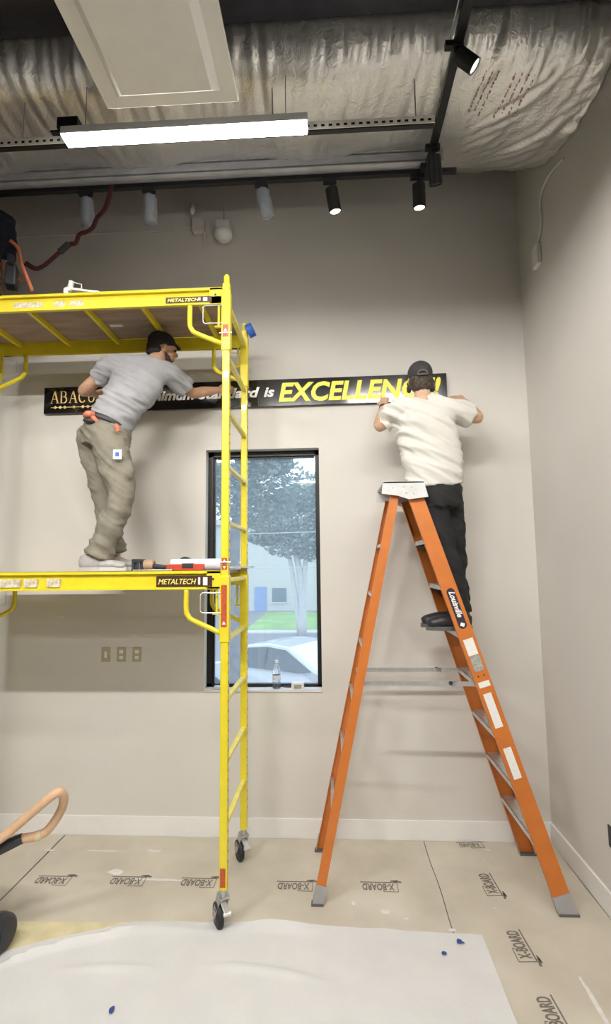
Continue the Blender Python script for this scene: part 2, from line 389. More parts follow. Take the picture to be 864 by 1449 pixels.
strip(-1.455, -.097, 2.53, 4.40, 'lit white strip light hanging below the foil, left of the black track', 1)
strip(.25, 1.45, 1.0, 4.27, 'lit white strip light over the room in front of the ladder', 2)
strip(-1.35, -.05, .2, 4.27, 'lit white strip light over the middle of the room')
strip(-3.2, -1.9, .2, 4.27, 'lit white strip light over the left part of the room')
strip(-.4, .9, -3.0, 4.27, 'lit white strip light behind the middle of the room', 2)
strip(-3.4, -2.1, -2.6, 4.27, 'lit white strip light at the rear left of the room', 2)
strip(-.9, .4, -5.6, 4.27, 'lit white strip light at the far end of the room', 2)
b = MB().bb((-1.52, 2.56, 4.49), (-1.40, 2.66, 4.56), bev=.004); b.bb((-1.56, 2.57, 4.478), (-1.42, 2.64, 4.488))
tag(b.build('junction_box', M_blk), 'small black junction box on the strut at the left end of the strip light', 'junction box')
# black lighting track
def track():
    e = empty('lighting_track', (0, 3.35, 4.74), 'black ceiling lighting track running along the wall and out towards the room', 'track')
    yb = 3.35
    MB().bb((XL+.2, yb-.018, 4.735), (.905, yb+.018, 4.765), bev=.002).build('wall_run', M_blk, e)
    a = aty(609, 240, 3.30); bq = aty(655, -60, 2.3); z = 4.735
    a = V((.70, 3.32, z)); bq = V((.70, 1.2, z))
    MB().beam(a, bq, .048, .032, bev=.002).build('room_run', M_blk, e)
    MB().bb((.65, 3.28, 4.722), (.76, 3.40, 4.774), bev=.004).build('corner_joint', M_blk, e)
    for x in (-2.2, -.9, .5): MB().tube([(x, yb, 4.76), (x, yb, 4.90)], .004, 6).build('hanger', M_steel, e)
    MB().tube([(.70, 2.2, 4.75), (.70, 2.2, 4.95)], .004, 6).build('hanger', M_steel, e)
    return z
track()
def spot(px, label, tilt, wrapped, ymount=3.35, x=None, aim=None, r=.044, ln=.17):
    if x is None: x = aty(px, 262, ymount).x
    e = empty('track_spotlight', (x, ymount, 4.735), label, 'spotlight', 'black track spotlights')
    d = V(aim).normalized() if aim else V((math.sin(tilt), .12, -math.cos(tilt))).normalized()
    MB().bb((x-.055, ymount-.017, 4.700), (x+.04, ymount+.017, 4.735), bev=.003).build('adapter', M_blk, e)
    pv = V((x, ymount, 4.675)); m = MB().tube([(x, ymount, 4.70), pv, pv+d*.02], .010, 10); m.build('stem', M_blk, e)
    s = pv+d*.01
    m = MB().lathe([(r*.75, 0), (r, .006), (r, ln), (r*.9, ln), (r*.86, ln-.012)], s, d, 24); m.build('cylinder_head', M_blk, e, smooth=.6)
    MB().lathe([(r*.86, ln-.012), (r*.8, ln-.006), (.001, ln-.004)], s, d, 20).build('lens', M_dk if wrapped or (aim and aim[0] < .5) else M_lens, e)
    if wrapped:
        m = MB().lathe([(.012, -.03), (r*1.0, -.004), (r*1.12, .01), (r*1.16, ln*.5), (r*1.12, ln+.01), (r*.5, ln+.02)], s, d, 20)
        for v in m.bm.verts: v.co += V((noise.noise(v.co*40), noise.noise(v.co*40+V((9, 0, 0))), 0))*.008
        m.build('plastic_wrap', M_film, e, smooth=True)
    return e
spot(123, 'plastic-wrapped black track spotlight, leftmost above the scaffold', .05, True)
spot(212, 'plastic-wrapped black track spotlight with a loose tie, second from the left', .0, True)
spot(371, 'plastic-wrapped black track spotlight just right of the smoke detector', .18, True)
spot(468, 'unwrapped black track spotlight tilted to the right, over the window side', .16, False)
spot(592, 'black track spotlight hanging straight down beside the track corner', .02, False)
spot(0, 'short black spotlight at the track corner seen end-on', 0, False, ymount=3.10, x=.70, aim=(.1, .35, -.8), ln=.17)
spot(0, 'black spotlight with lit lens pointing right, nearest the camera', 0, False, ymount=2.44, x=.685, aim=(.60, .0, -.55), r=.041, ln=.12)
b = MB().tube([(.655, 2.44, 4.74), (.655, 1.9, 4.735), (.66, 1.3, 4.73)], .004, 8); tag(b.build('thin_cable', M_steel), 'thin pale cable running beside the black track towards the camera', 'cable')
# smoke detector, conduit, wall sensor
def detector():
    c = aty(316, 332, 3.90); e = empty('smoke_detector', c, 'round white smoke detector hanging on a stem high on the wall', 'smoke detector')
    MB().tube([(c.x, 3.92, 4.99), (c.x, 3.92, c.z+.08)], .008, 8).build('stem', M_steel, e)
    MB().bb((c.x-.055, 3.85, c.z+.03), (c.x+.055, 3.96, c.z+.10), bev=.006).build('mounting_box', M_wall, e)
    MB().lathe([(.06, .03), (.072, .015), (.072, -.015), (.055, -.04), (.03, -.055), (.028, -.062), (.001, -.064)], (c.x, 3.9, c.z), n=28).build('dome', M_white, e, smooth=.7)
detector()
c = aty(280, 318, 3.94)
e = empty('conduit_box', c, 'painted conduit box with a pale cable running left along the wall', 'conduit box')
MB().bb((c.x-.05, 3.94, c.z-.05), (c.x+.05, 3.995, c.z+.06), bev=.004).build('box', M_wall, e)
MB().ell(aty(272, 296, 3.93), (.028, .05, .022)).build('connector', M_white, e, smooth=True)
MB().tube([aty(275, 322, 3.98), aty(235, 326, 3.98), aty(180, 329, 3.985), aty(60, 334, 3.985), aty(-60, 338, 3.985)], .006, 8, smooth=5).build('cable', M_wall, e, smooth=True)
MB().tube([aty(288, 325, 3.97), aty(290, 350, 3.97)], .01, 8).build('pipe_stub', M_wall, e)
c = atx(762, 362, XR)
e = empty('wall_sensor', (XR, c.y, c.z-.08), 'small white sensor box on the right wall with a looping cable above', 'sensor')
MB().bb((XR-.035, c.y-.05, c.z-.085), (XR, c.y+.05, c.z+.075), bev=.008).build('housing', M_white, e)
MB().tube([V((XR-.012, c.y, c.z+.07)), atx(765, 318, XR-.012), atx(764, 280, XR-.012), atx(775, 250, XR-.012), atx(796, 225, XR-.012)], .007, 8, smooth=5).build('cable', M_white, e, smooth=True)
# outlets on the back wall
for px, lb in ((150, 'blank almond wall plate, leftmost of the three under the scaffold platform'), (172, 'almond wall outlet plate, middle of the three under the scaffold platform'), (194, 'almond wall outlet plate, rightmost of the three, nearest the window')):
    c = aty(px, 926, D); e = empty('wall_plate', (c.x, D, c.z-.055), lb, 'wall plate', 'wall plates under the platform')
    MB().bb((c.x-.035, D-.008, c.z-.055), (c.x+.035, D, c.z+.055), bev=.003).build('plate', M_almond, e)
    m = MB()
    if px > 160:
        for dz in (-.022, .022): m.box((c.x, D-.009, c.z+dz), (.03, .004, .026), bev=.0015)
        m.build('receptacle', M_white, e)
    else: m.box((c.x, D-.009, c.z), (.02, .004, .05), bev=.0015).build('rocker', M_white, e)
for px, py, wd, h in ((80, 873, .15, .028), (188, 900, .07, .024), (285, 0, 0, 0)):  # thin pale patches laid flat on the back wall
    if not wd: continue
    c = aty(px, py, D); P = []
    for k in range(18):
        a = 2*PI*k/18; rr = 1+.25*noise.noise(V((math.cos(a)*2+px, math.sin(a)*2, 0))); P.append((c.x+math.copysign(abs(math.cos(a))**.6, math.cos(a))*wd/2*rr, D-.0015, c.z+math.sin(a)*h/2*rr))
    tag(MB().prism(P, (0, .0015, 0)).build('pale_wall_patch', M_pla), 'white patch on the back wall, ' + ('long one left of the outlets' if wd > .1 else 'short one just above the outlets'), 'patch')

# ================================================================== FLOOR COVERINGS
M_lines = [('brown floor protection board by the left wall side, left of the dark seam', -5.2, -2.062), ('brown floor protection board spanning beneath the scaffold casters and the ladder back leg', -2.05, .628), ('brown floor protection board along the right wall under the ladder front leg', .634, XR-.02)]
sheets = []
for lb, a, b_ in M_lines:
    m = MB(); nx, ny = 30, 30; y0, y1 = 1.2, D-.02; g = []
    for i in range(nx+1):
        r = []
        for j in range(ny+1):
            x = lerp(a, b_, i/nx); y = lerp(y0, y1, j/ny)
            if i in (0, nx): x += .008*noise.noise(V((x, y*3, 1)))
            r.append(m.bm.verts.new((x, y, .004)))
        g.append(r)
    for i in range(nx):
        for j in range(ny): m.bm.faces.new((g[i][j], g[i+1][j], g[i+1][j+1], g[i][j+1]))
    bmesh.ops.recalc_face_normals(m.bm, faces=m.bm.faces); m.bm.normal_update(); bmesh.ops.solidify(m.bm, geom=list(m.bm.faces), thickness=.003)
    o = m.build('floor_protection_board', M_sheet); tag(o, lb, 'floor board'); sheets.append(o)
def mark(px, py, rot, par, sc=1., full=True):
    c = atz(px, py, .0055); r = V((-1, 0, 0)); u = V((0, -1, 0))
    if rot: r = Matrix.Rotation(rot, 3, 'Z') @ r; u = Matrix.Rotation(rot, 3, 'Z') @ u
    W_, Hh = .20*sc, .062*sc; o = c-r*W_/2-u*Hh/2
    m = MB(); m.text('X-BOARD', o, r, u, W_, Hh, bold=.02, depth=.0006)
    def seg(p, q, w): m.beam(o+r*p[0]+u*p[1]+V((0, 0, .0004)), o+r*q[0]+u*q[1]+V((0, 0, .0004)), w, .0006)
    seg((-.02, Hh+.014), (.07, Hh+.014), .004); seg((-.02, -.014), (-.02, Hh+.014), .004); seg((.07, Hh+.014), (.07, Hh), .004)
    seg((-.02, -.016), (W_+.01, -.016), .007); seg((-.05, -.02), (0, -.03), .014); seg((-.03, -.035), (.02, -.03), .01)
    m.build('printed_mark', M_ink, par)
for px, py, rot, k in ((72, 1246, 0, 1), (178, 1247, 0, 1), (278, 1249, 0, 1), (415, 1254, 0, 1), (535, 1255, 0, 1), (664, 1196, .1, 2), (690, 1250, -PI/2+.05, 2), (733, 1336, -PI/2+.05, 2), (780, 1437, -PI/2+.05, 2)):
    mark(px, py, rot, sheets[k], .75 if py == 1196 else 1.)
for px, py, a_, b_, k in ((70, 1203, .07, .02, 1), (150, 1204, .25, .012, 1), (217, 1204, .09, .028, 1), (163, 1234, .10, .05, 1), (225, 1245, .30, .022, 1), (640, 1316, .03, .02, 2), (545, 1290, .05, .03, 1), (500, 1278, .02, .03, 1), (690, 1203, .03, .015, 2), (845, 1425, .02, .30, 2), (700, 1285, .015, .01, 2), (575, 1300, .02, .012, 1)):
    c = atz(px, py, .005); P = []
    for q in range(20):
        an = 2*PI*q/20; rr = 1+.45*noise.noise(V((math.cos(an)*1.7+px, math.sin(an)*1.7, py))); P.append((c.x+math.cos(an)*a_*rr*.6, c.y+math.sin(an)*b_*rr*.6, .0045))
    MB().prism(P, (0, 0, .0008)).build('plaster_smear', M_pla, sheets[k])
# cream underlay at the left, white drop cloth
m = MB().prism([atz(-150, 1302, .006), atz(0, 1304, .006), atz(175, 1306, .006), atz(215, 1309, .006), atz(230, 1340, .006), atz(-150, 1420, .006)], (0, 0, .003))
tag(m.build('underlay_sheet', M_foamy), 'pale cream sheet lying on the floor at the left edge, under the white drop cloth', 'floor sheet')
def cloth():
    m = MB(); bm = m.bm
    top = [atz(-300, 1425, 0), atz(-100, 1385, 0), atz(0, 1352, 0), atz(80, 1331, 0), atz(192, 1307, 0), atz(300, 1308, 0), atz(440, 1311, 0), atz(560, 1318, 0), atz(682, 1326, 0)]
    botx = [-2.6, -2.2, -1.75, -1.45, -1.1, -.6, -.1, .3, .765]
    top = [V((t.x, t.y, 0)) for t in top]; NX, NY = 160, 90; rows = []
    for i in range(NX+1):
        u = i/NX*(len(top)-1); k = min(int(u), len(top)-2); t = u-k
        a = top[k].lerp(top[k+1], t); bx = lerp(botx[k], botx[k+1], t); row = []
        for j in range(NY+1):
            s = j/NY; y = lerp(a.y, 1.3, s); x = lerp(a.x, bx, min(1, s*1.2))
            if j == 0: y += .006*noise.noise(V((x*6, 0, 4)))
            z = .012+.006*noise.noise(V((x*2.2, y*2.2, 0)))+.0025*noise.noise(V((x*9, y*9, 5)))
            # creases
            def crease(p, q, h, wd):
                p, q = V((p.x, p.y, 0)), V((q.x, q.y, 0)); d = (q-p); L = d.length; d.normalize(); v = V((x, y, 0))-p
                s_ = v.dot(d); e = v.cross(d).z+.02*math.sin(s_*7); return h*math.exp(-(e/wd)**2)*max(0, min(1, s_*6+.2, (L-s_)*6+.2)) if -.1 < s_ < L+.1 else 0
            z += crease(atz(-20, 1380, 0), atz(195, 1310, 0), .028, .018)
            z += crease(atz(80, 1378, 0), atz(220, 1374, 0), .012, .02)+crease(atz(290, 1372, 0), atz(460, 1388, 0), .013, .02)+crease(atz(160, 1320, 0), atz(330, 1320, 0), .008, .03)
            if j < 4: z += .022*math.exp(-((x+.35)/.16)**2)*(1-j/4)
            row.append(bm.verts.new((x, y, z)))
        rows.append(row)
    for a, b in zip(rows, rows[1:]):
        for j in range(NY): bm.faces.new((a[j], a[j+1], b[j+1], b[j]))
    bmesh.ops.recalc_face_normals(bm, faces=bm.faces); bm.normal_update(); bmesh.ops.solidify(bm, geom=list(bm.faces), thickness=.002)
    o = m.build('drop_cloth', M_cloth, smooth=.8); tag(o, 'large creased white drop cloth spread across the floor in the foreground', 'drop cloth')
    for px, py, a_, b_ in ((158, 1428, .020, .030), (628, 1348, .022, .018), (652, 1334, .035, .045)):
        c = atz(px, py, .02); P = []
        for q in range(16):
            an = 2*PI*q/16; rr = 1+.6*noise.noise(V((math.cos(an)*2+px, math.sin(an)*2, py))); P.append((c.x+math.cos(an)*a_*rr*.6, c.y+math.sin(an)*b_*rr*.6, .0185))
        if px == 652: P = P[:9]
        MB().prism(P, (0, 0, .001)).build('paint_spot', M_bluew, o)
cloth()

# ================================================================== SCAFFOLD
PX, YN, YF, LEN = -.645, 3.045, 3.70, 1.95
XLFT = PX-LEN
def scaffold():
    e = empty('scaffold_tower', (PX-LEN/2, (YN+YF)/2, 0), 'tall yellow steel baker scaffold on casters with two work platforms', 'scaffold')
    for x in (PX, XLFT):
        for y in (YN, YF):
            m = MB().bb((x-.023, y-.023, .205), (x+.023, y+.023, 3.80), bev=.006); m.tube([(x, y, 3.79), (x, y, 3.85), (x, y, 3.862)], [.019, .019, .012], 14)
            p = m.build('post', M_yel, e)
            m = MB()
            for k in range(60): z = .35+k*.055; s = 1 if x == PX else -1; m.box((x+s*.0235, y, z), (.0012, .010, .014))
            m.build('slot_row', M_dk, p)
        for k in range(10):
            z = .53+k*.35
            sq = MB().bb((x-.016, YN+.02, z-.012), (x+.016, YF-.02, z+.012), bev=.004)
            sq.build('rung', M_yelrung, e)
        for y in (YN, YF):
            # caster: heading angle
            cz = .065; ang = math.radians(62); d = V((math.cos(ang), -math.sin(ang), 0)); sd = V((-d.y, d.x, 0)); cc = V((x, y, 0))-d*-.0
            wc = V((x, y, .068))-V((.03, .0, 0))
            fk = MB().tube([(x, y, .21), (x, y, .165)], .020, 14)
            for s in (-1, 1):
                q = sd*s*.024
                fk.prism([V((x, y, .175))+q-d*.035, V((x, y, .175))+q+d*.035, wc+q+d*.022, wc+q-V((0, 0, .018)), wc+q-d*.026], sd*.004*s)
            fk.box(V((x, y, .173)), (.075, .05, .008), rz=-ang)
            fko = fk.build('caster', M_steel, e)
            MB().lathe([(.035, -.016), (.062, -.016), (.068, -.008), (.068, .008), (.062, .016), (.035, .016)], wc, sd, 28).build('wheel', M_rub, fko, smooth=.7)
            MB().lathe([(.034, -.019), (.034, .019)], wc, sd, 20).build('hub', M_dk, fko)
            lv = MB().beam(V((x, y, .15))-d*-.02+V((-.01, 0, 0)), V((x, y, .115))+d*.075, .034, .012, bev=.003); lv.tube([V((x, y, .112))+d*.07-sd*.022, V((x, y, .112))+d*.07+sd*.022], .011, 10)
            lv.build('brake_lever', M_zinc, fko)
            if y == YN: MB().bb((x-.016, y-.0252, .225), (x+.014, y-.0236, .325)).build('warning_label', M_red, e)
    for zt, up in ((1.99, 0), (3.775, 1)):
        zb = zt-.11
        # deck
        dk = MB().bb((XLFT+.03, YN+.03, zt-.02), (PX-.03, YF-.03, zt-.002)); dk.build('deck', M_ply, e)
        for k in range(5):
            x = lerp(XLFT+.2, PX-.2, k/4); MB().bb((x-.012, YN+.012, zt-.055), (x+.012, YF-.012, zt-.021)).build('cross_bar', M_yel, e)
        for y, s in ((YN, -1), (YF, 1)):
            m = MB(); x0, x1 = XLFT+.03, PX-.024; yo = y+s*.018; yi = y-s*.006
            m.bb((x0, min(yo, yi), zt-.016), (x1, max(yo, yi), zt)); m.bb((x0, min(yo, yi), zb), (x1, max(yo, yi), zb+.014))
            m.bb((x0, y-s*.006-.002, zb), (x1, y-s*.006+.002, zt))
            m.bb((x0, min(y, yo), zb+.014), (x1, max(y, yo), zb+.05)) if up else m.bb((x0, min(y, y+s*.008), zb+.012), (x1, max(y, y+s*.008), zb+.03))
            for a in (x1-.085, x0): m.bb((a, min(yo, yi), zb), (a+.085, max(yo, yi), zt), bev=.003)
            r = m.build('side_rail', M_yel, e)
            for a in (x1-.045, x0+.045): MB().lathe([(.007, 0), (.007, .004)], (a, yo, zt-.05), (0, s, 0), 8).build('bolt', M_dk, r)
            for x, sx in ((PX, -1), (XLFT, 1)):
                zs0, zs1 = (zt-.42, zt+.0) if True else 0
                # lower part of the bracket sleeve, brace
                MB().bb((x-.029, y-.029, zs0), (x+.029, y+.029, zt-.03), bev=.005).build('bracket_sleeve', M_yel, e)
                bx = x+sx*.235
                MB().tube([(bx, y, zb+.005), (bx, y, zb-.12), (bx-sx*.012, y, zb-.155), (bx-sx*.045, y, zb-.185), (x+sx*.02, y, zs0+.05)], .0155, 14, smooth=4).build('brace_tube', M_yel, e, smooth=True)
                # locking pin with wire loop
                yy = y+s*.035; L0 = x+sx*.02
                lp = [(L0, yy, zb-.02), (L0+sx*.11, yy, zb-.02), (L0+sx*.122, yy, zb-.032), (L0+sx*.122, yy, zb-.125), (L0+sx*.11, yy, zb-.137), (L0, yy, zb-.137)]
                MB().tube(lp, .0035, 8).build('pin_loop', M_zinc, e)
                MB().tube([(x+sx*.05, y, zb-.0), (x+sx*.05, y, zb-.14)], .008, 8).bb((x+sx*.02, y-.01, zb-.15), (x+sx*.075, y+.01, zb-.14)).build('latch_bar', M_yel, e)
                MB().tube([(x-.04, y+s*.03, zt+.05 if not up else zs0+.11), (x+.04, y+s*.03, zt+.05 if not up else zs0+.11)], .0035, 8).build('cross_pin', M_zinc, e)
            if s == -1:
                # maker's label on the near rail
                a0 = aty(221 if not up else 227, 820, y-.02).x; a1 = aty(300 if not up else 296, 820, y-.02).x
                lz0, lz1 = zb+.016, zt-.030
                if up: lz0, lz1 = zb+.012, zb+.052
                yl = yo-.001
                lb = MB().bb((a0, yl-.001, lz0), (a1, yl+.004 if up else yi, lz1)).build('maker_label', M_labk, e)
                h = lz1-lz0
                MB().text('METALTECH', (a0+.012, yl-.001, lz0+h*.25), (1, 0, 0), (0, 0, 1), (a1-a0)*.68, h*.5, shear=.25, bold=.012, depth=.0015).build('label_lettering', M_yelrung, lb)
                MB().bb((a1-.055, yl-.002, lz0+.008), (a1-.028, yl, lz1-.008)).bb((a1-.085, yl-.002, lz0+.012), (a1-.072, yl, lz1-.008)).build('label_panel', M_lab, lb)
                for q0, q1, col in (((-10, 28, M_tag), (34, 52, M_tag), (66, 84, M_tag)) if not up else ((0, 42, M_tag), (60, 76, M_tag), (84, 104, M_tag))):
                    b0 = aty(q0, 820, y-.02).x; b1 = aty(q1, 820, y-.02).x
                    MB().bb((b0, yl-.0008, zb+.02), (b1, yl+.004 if up else yi, zb+.055 if up else zt-.04)).build('safety_sticker', col, e)
    # red warning labels on right near sleeve
    def tri(m, c, s, up=1): m.prism([(c[0]-s, c[1], c[2]), (c[0]+s, c[1], c[2]), (c[0], c[1], c[2]+up*s*1.7)], (0, -.001, 0))
    y = YN-.0295
    w1 = MB().bb((PX-.018, y-.001, 1.66), (PX+.016, y, 1.905)).build('warning_label', M_red, e)
    m = MB(); tri(m, (PX-.001, y-.001, 1.675), .011); m.build('warning_triangle', M_wlet, w1)
    y2 = YN-.0235
    w2 = MB().bb((PX-.017, y2-.001, 1.995), (PX+.015, y2, 2.065)).build('warning_label', M_red, e)
    m = MB(); tri(m, (PX-.001, y2-.001, 2.042), .009); tri(m, (PX-.001, y2-.001, 2.015), .009, -1); m.build('warning_triangle', M_wlet, w2)
    w3 = MB().bb((PX-.019, y-.001, 3.44), (PX+.017, y, 3.52)).build('warning_label', M_red, e)
    m = MB(); tri(m, (PX-.001, y-.001, 3.475), .012); m.build('warning_triangle', M_wlet, w3)
    st = aty(165, 485, 3.45)
    MB().bb((st.x-.045, 3.42, 3.749), (st.x+.045, 3.455, 3.754)).build('underside_sticker', M_lab, e)
    return e
scaffold()
pl = MB().bb((-1.75, YF-.10, 2.0), (-.585, YF+.10, 2.014)); 
o = pl.build('work_plank', M_alu); tag(o, 'thin grey metal-edged plank on the lower platform sticking out past the scaffold post', 'plank')
c = V((PX+.028, YF-.01, 3.80))
o = MB().lathe([(.052, -.024), (.052, .024), (.040, .024), (.040, -.024), (.052, -.024)], c+V((.02, 0, -.0)), (.8, -.1, .35), 28).build('tape_roll', M_blue, smooth=.7); tag(o, 'roll of blue tape on the far post at the top of the scaffold', 'tape roll')

# things on the lower platform
z0 = 1.99
def tools():
    # cordless driver lying on its side
    c = aty(212, 800, 3.28); x = c.x; e = empty('cordless_driver', (x, 3.28, z0), 'black and tan cordless driver lying on the lower platform right of the shoes', 'drill')
    MB().bb((x-.10, 3.22, z0), (x-.085, 3.32, z0+.075), bev=.004).bb((x-.10, 3.22, z0+.055), (x-.04, 3.32, z0+.078), bev=.004).bb((x-.055, 3.24, z0), (x-.035, 3.30, z0+.075), bev=.004).build('battery_pack', M_dk, e)
    MB().tube([(x-.03, 3.27, z0+.038), (x+.0, 3.27, z0+.04), (x+.03, 3.27, z0+.036)], [.034, .037, .03], 16).build('motor_body', M_tancol, e, smooth=.8)
    MB().tube([(x+.028, 3.27, z0+.03), (x+.11, 3.27, z0+.022)], [.018, .014], 12).build('chuck', M_dk, e)
    # level, paper roll, small black tool
    a = aty(240, 800, 3.20).x; b = aty(292, 800, 3.20).x
    e = empty('spirit_level', ((a+b)/2, 3.15, z0), 'orange-red spirit level lying on the lower platform beside the post', 'level')
    MB().bb((a, 3.13, z0), (b, 3.16, z0+.042), bev=.004).build('body', M_redlev, e)
    MB().bb((a+.10, 3.125, z0+.016), (a+.17, 3.165, z0+.046), bev=.003).build('vial_window', M_dk, e)
    a2 = aty(243, 800, 3.25).x; b2 = aty(313, 800, 3.25).x
    o = MB().tube([(a2, 3.25, z0+.038), (b2, 3.25, z0+.038)], .037, 20).build('paper_roll', M_paper, smooth=.8); tag(o, 'rolled white paper lying on the lower platform behind the spirit level', 'paper roll')
    c2 = aty(262, 792, 3.35).x
    e = empty('tape_measure', (c2, 3.36, z0), 'small dark tape measure peeking over the paper roll on the lower platform', 'tape measure')
    MB().lathe([(.02, -.022), (.045, -.02), (.045, .02), (.02, .022)], (c2, 3.36, z0+.046), (0, 1, 0), 20).build('case', M_dk, e, smooth=.7)
    MB().bb((c2+.02, 3.35, z0+.004), (c2+.075, 3.372, z0+.02), bev=.003).build('tip', M_tancol, e)
    o = MB().bb((aty(190, 800, 3.10).x, 3.075, z0), (aty(245, 800, 3.10).x, 3.15, z0+.010), bev=.002).build('metal_bar', M_steel); tag(o, 'flat grey metal bar lying in front of the driver on the lower platform', 'bar')
tools()
# white bracket on the upper platform
z1 = 3.775
xb = aty(92, 405, 3.065).x; xe = aty(142, 405, 3.065).x
e = empty('caulking_gun', ((xb+xe)/2, 3.065, z1), 'white frame caulking gun lying on the upper platform', 'caulking gun')
MB().beam((xb+.01, 3.065, z1+.05), (xe, 3.065, z1+.01), .035, .016, bev=.003).beam((xb+.01, 3.095, z1+.04), (xe, 3.10, z1+.012), .02, .012).bb((xb, 3.045, z1), (xb+.03, 3.11, z1+.05), bev=.004).build('cradle', M_white, e)
MB().tube([(xb+.03, 3.065, z1+.03), (xb+.042, 3.065, z1+.10)], .017, 14).build('grip', M_white, e)
MB().tube([(xb+.05, 3.065, z1+.095), (xb+.11, 3.065, z1+.078), (xb+.112, 3.065, z1+.05)], .0035, 8).build('trigger_wire', M_white, e)

# ================================================================== SIGN
def sign():
    yS = D-.035
    A = aty(63, 549, yS); B = aty(631, 528, yS); A2 = aty(65, 585, yS); B2 = aty(633, 566.5, yS)
    tl = V((A.x, yS, A.z)); right = (V((B.x, yS, B.z))-tl); Wd = right.length; right.normalize(); up = V((0, -1, 0)).cross(right)*-1
    up = right.cross(V((0, 1, 0)))*-1
    if up.z < 0: up = -up
    Hd = ((A.z-A2.z)+(B.z-B2.z))/2; bl = tl-up*Hd
    e = empty('wall_sign', bl+right*Wd/2, 'long glossy black sign with gold, white and yellow lettering being fixed to the wall', 'sign')
    m = MB().prism([bl, bl+right*Wd, tl+right*Wd, tl], (0, .022, 0)); m.build('board', M_sign, e)
    m = MB()
    for u in (.02, .5, .98): m.box(bl+right*Wd*u+up*Hd/2+V((0, .028, 0)), (.03, .014, .05))
    m.build('standoff', M_alu, e)
    def P(px, v):   # px measured along the photo's sign, v 0..1 height
        q = aty(px, 556, yS); u = (q-bl).dot(right); return bl+right*u+up*(Hd*v)+V((0, -.0005, 0))
    def word(s, p0, p1, v0, h, m_, nm, sh=.25, bold=.03):
        o = P(p0, v0); wd = (P(p1, v0)-o).length
        MB().text(s, o, right, up, wd, Hd*h, shear=sh, bold=bold, depth=.003).build(nm, m_, e)
    word('Our', 160, 190, .36, .36, M_wlet, 'lettering'); word('minimum', 197, 275, .36, .36, M_wlet, 'lettering')
    word('standard', 281, 367, .36, .36, M_wlet, 'lettering'); word('is', 373, 388, .36, .36, M_wlet, 'lettering')
    word('EXCELLENCE!', 394, 624, .17, .67, M_ylet, 'large_lettering', .2, .032)
    # serif ABACUS
    m = MB(); o = P(72, .38); tot = (P(150, .38)-o).length; lw = tot/6.0; hh = Hd*.46
    def fn_for(k): return lambda u, v: o+right*(lw*k+u*lw*.92)+up*(v*hh)+V((0, -.003, 0))
    def arc(cx, cy, rx, ry, a0, a1, n=18): return [(cx+rx*math.cos(math.radians(lerp(a0, a1, i/n))), cy+ry*math.sin(math.radians(lerp(a0, a1, i/n)))) for i in range(n+1)]
    def wid(pts, cx, thick=.17, thin=.06): return [lerp(thin, thick, min(1, abs(p[0]-cx)/.3)) for p in pts]
    for k, ch in enumerate('ABACUS'):
        f_ = fn_for(k)
        if ch == 'A':
            m.ribbon([(.12, 0), (.48, 1)], .07, f_); m.ribbon([(.88, 0), (.50, 1)], .17, f_); m.ribbon([(.26, .36), (.74, .36)], .06, f_); m.ribbon([(0, .02), (.28, .02)], .05, f_); m.ribbon([(.70, .02), (1.02, .02)], .05, f_)
        elif ch == 'B':
            m.ribbon([(.2, 0), (.2, 1)], .16, f_); m.ribbon([(.05, .98), (.5, .98)], .05, f_); m.ribbon([(.05, .02), (.5, .02)], .05, f_); m.ribbon([(.2, .53), (.5, .53)], .05, f_)
            a = arc(.48, .755, .25, .225, -90, 90); m.ribbon(a, wid(a, .5, .16, .05), f_); a = arc(.5, .275, .32, .255, -90, 90); m.ribbon(a, wid(a, .5, .16, .05), f_)
        elif ch == 'C':
            a = arc(.52, .5, .40, .48, 50, 315, 26); m.ribbon(a, wid(a, .55), f_); m.ribbon([(.80, .98), (.80, .70)], .05, f_)
        elif ch == 'U':
            m.ribbon([(.18, 1), (.18, .35)], .15, f_); a = arc(.48, .33, .31, .31, 180, 360); m.ribbon(a, wid(a, .5, .13), f_); m.ribbon([(.79, .33), (.79, 1)], .06, f_); m.ribbon([(.02, .98), (.36, .98)], .05, f_); m.ribbon([(.64, .98), (.94, .98)], .05, f_)
        else:
            a = arc(.5, .74, .26, .22, 30, 270, 14)+arc(.5, .26, .29, .24, 90, -150, 14)[1:]; m.ribbon(a, .12, f_)
    m.build('serif_lettering', M_gold, e)
    m = MB(); a = P(73, .22); b2 = P(148, .22); m.beam(a+V((0, -.002, 0)), b2+V((0, -.002, 0)), .002, .005)
    for q in (79, 86, 92.5, 105.5, 118, 125, 132, 143): m.ell(P(q, .22)+V((0, -.003, 0)), (.003, .013, .012), sub=2)
    m.build('abacus_emblem', M_gold, e)
sign()

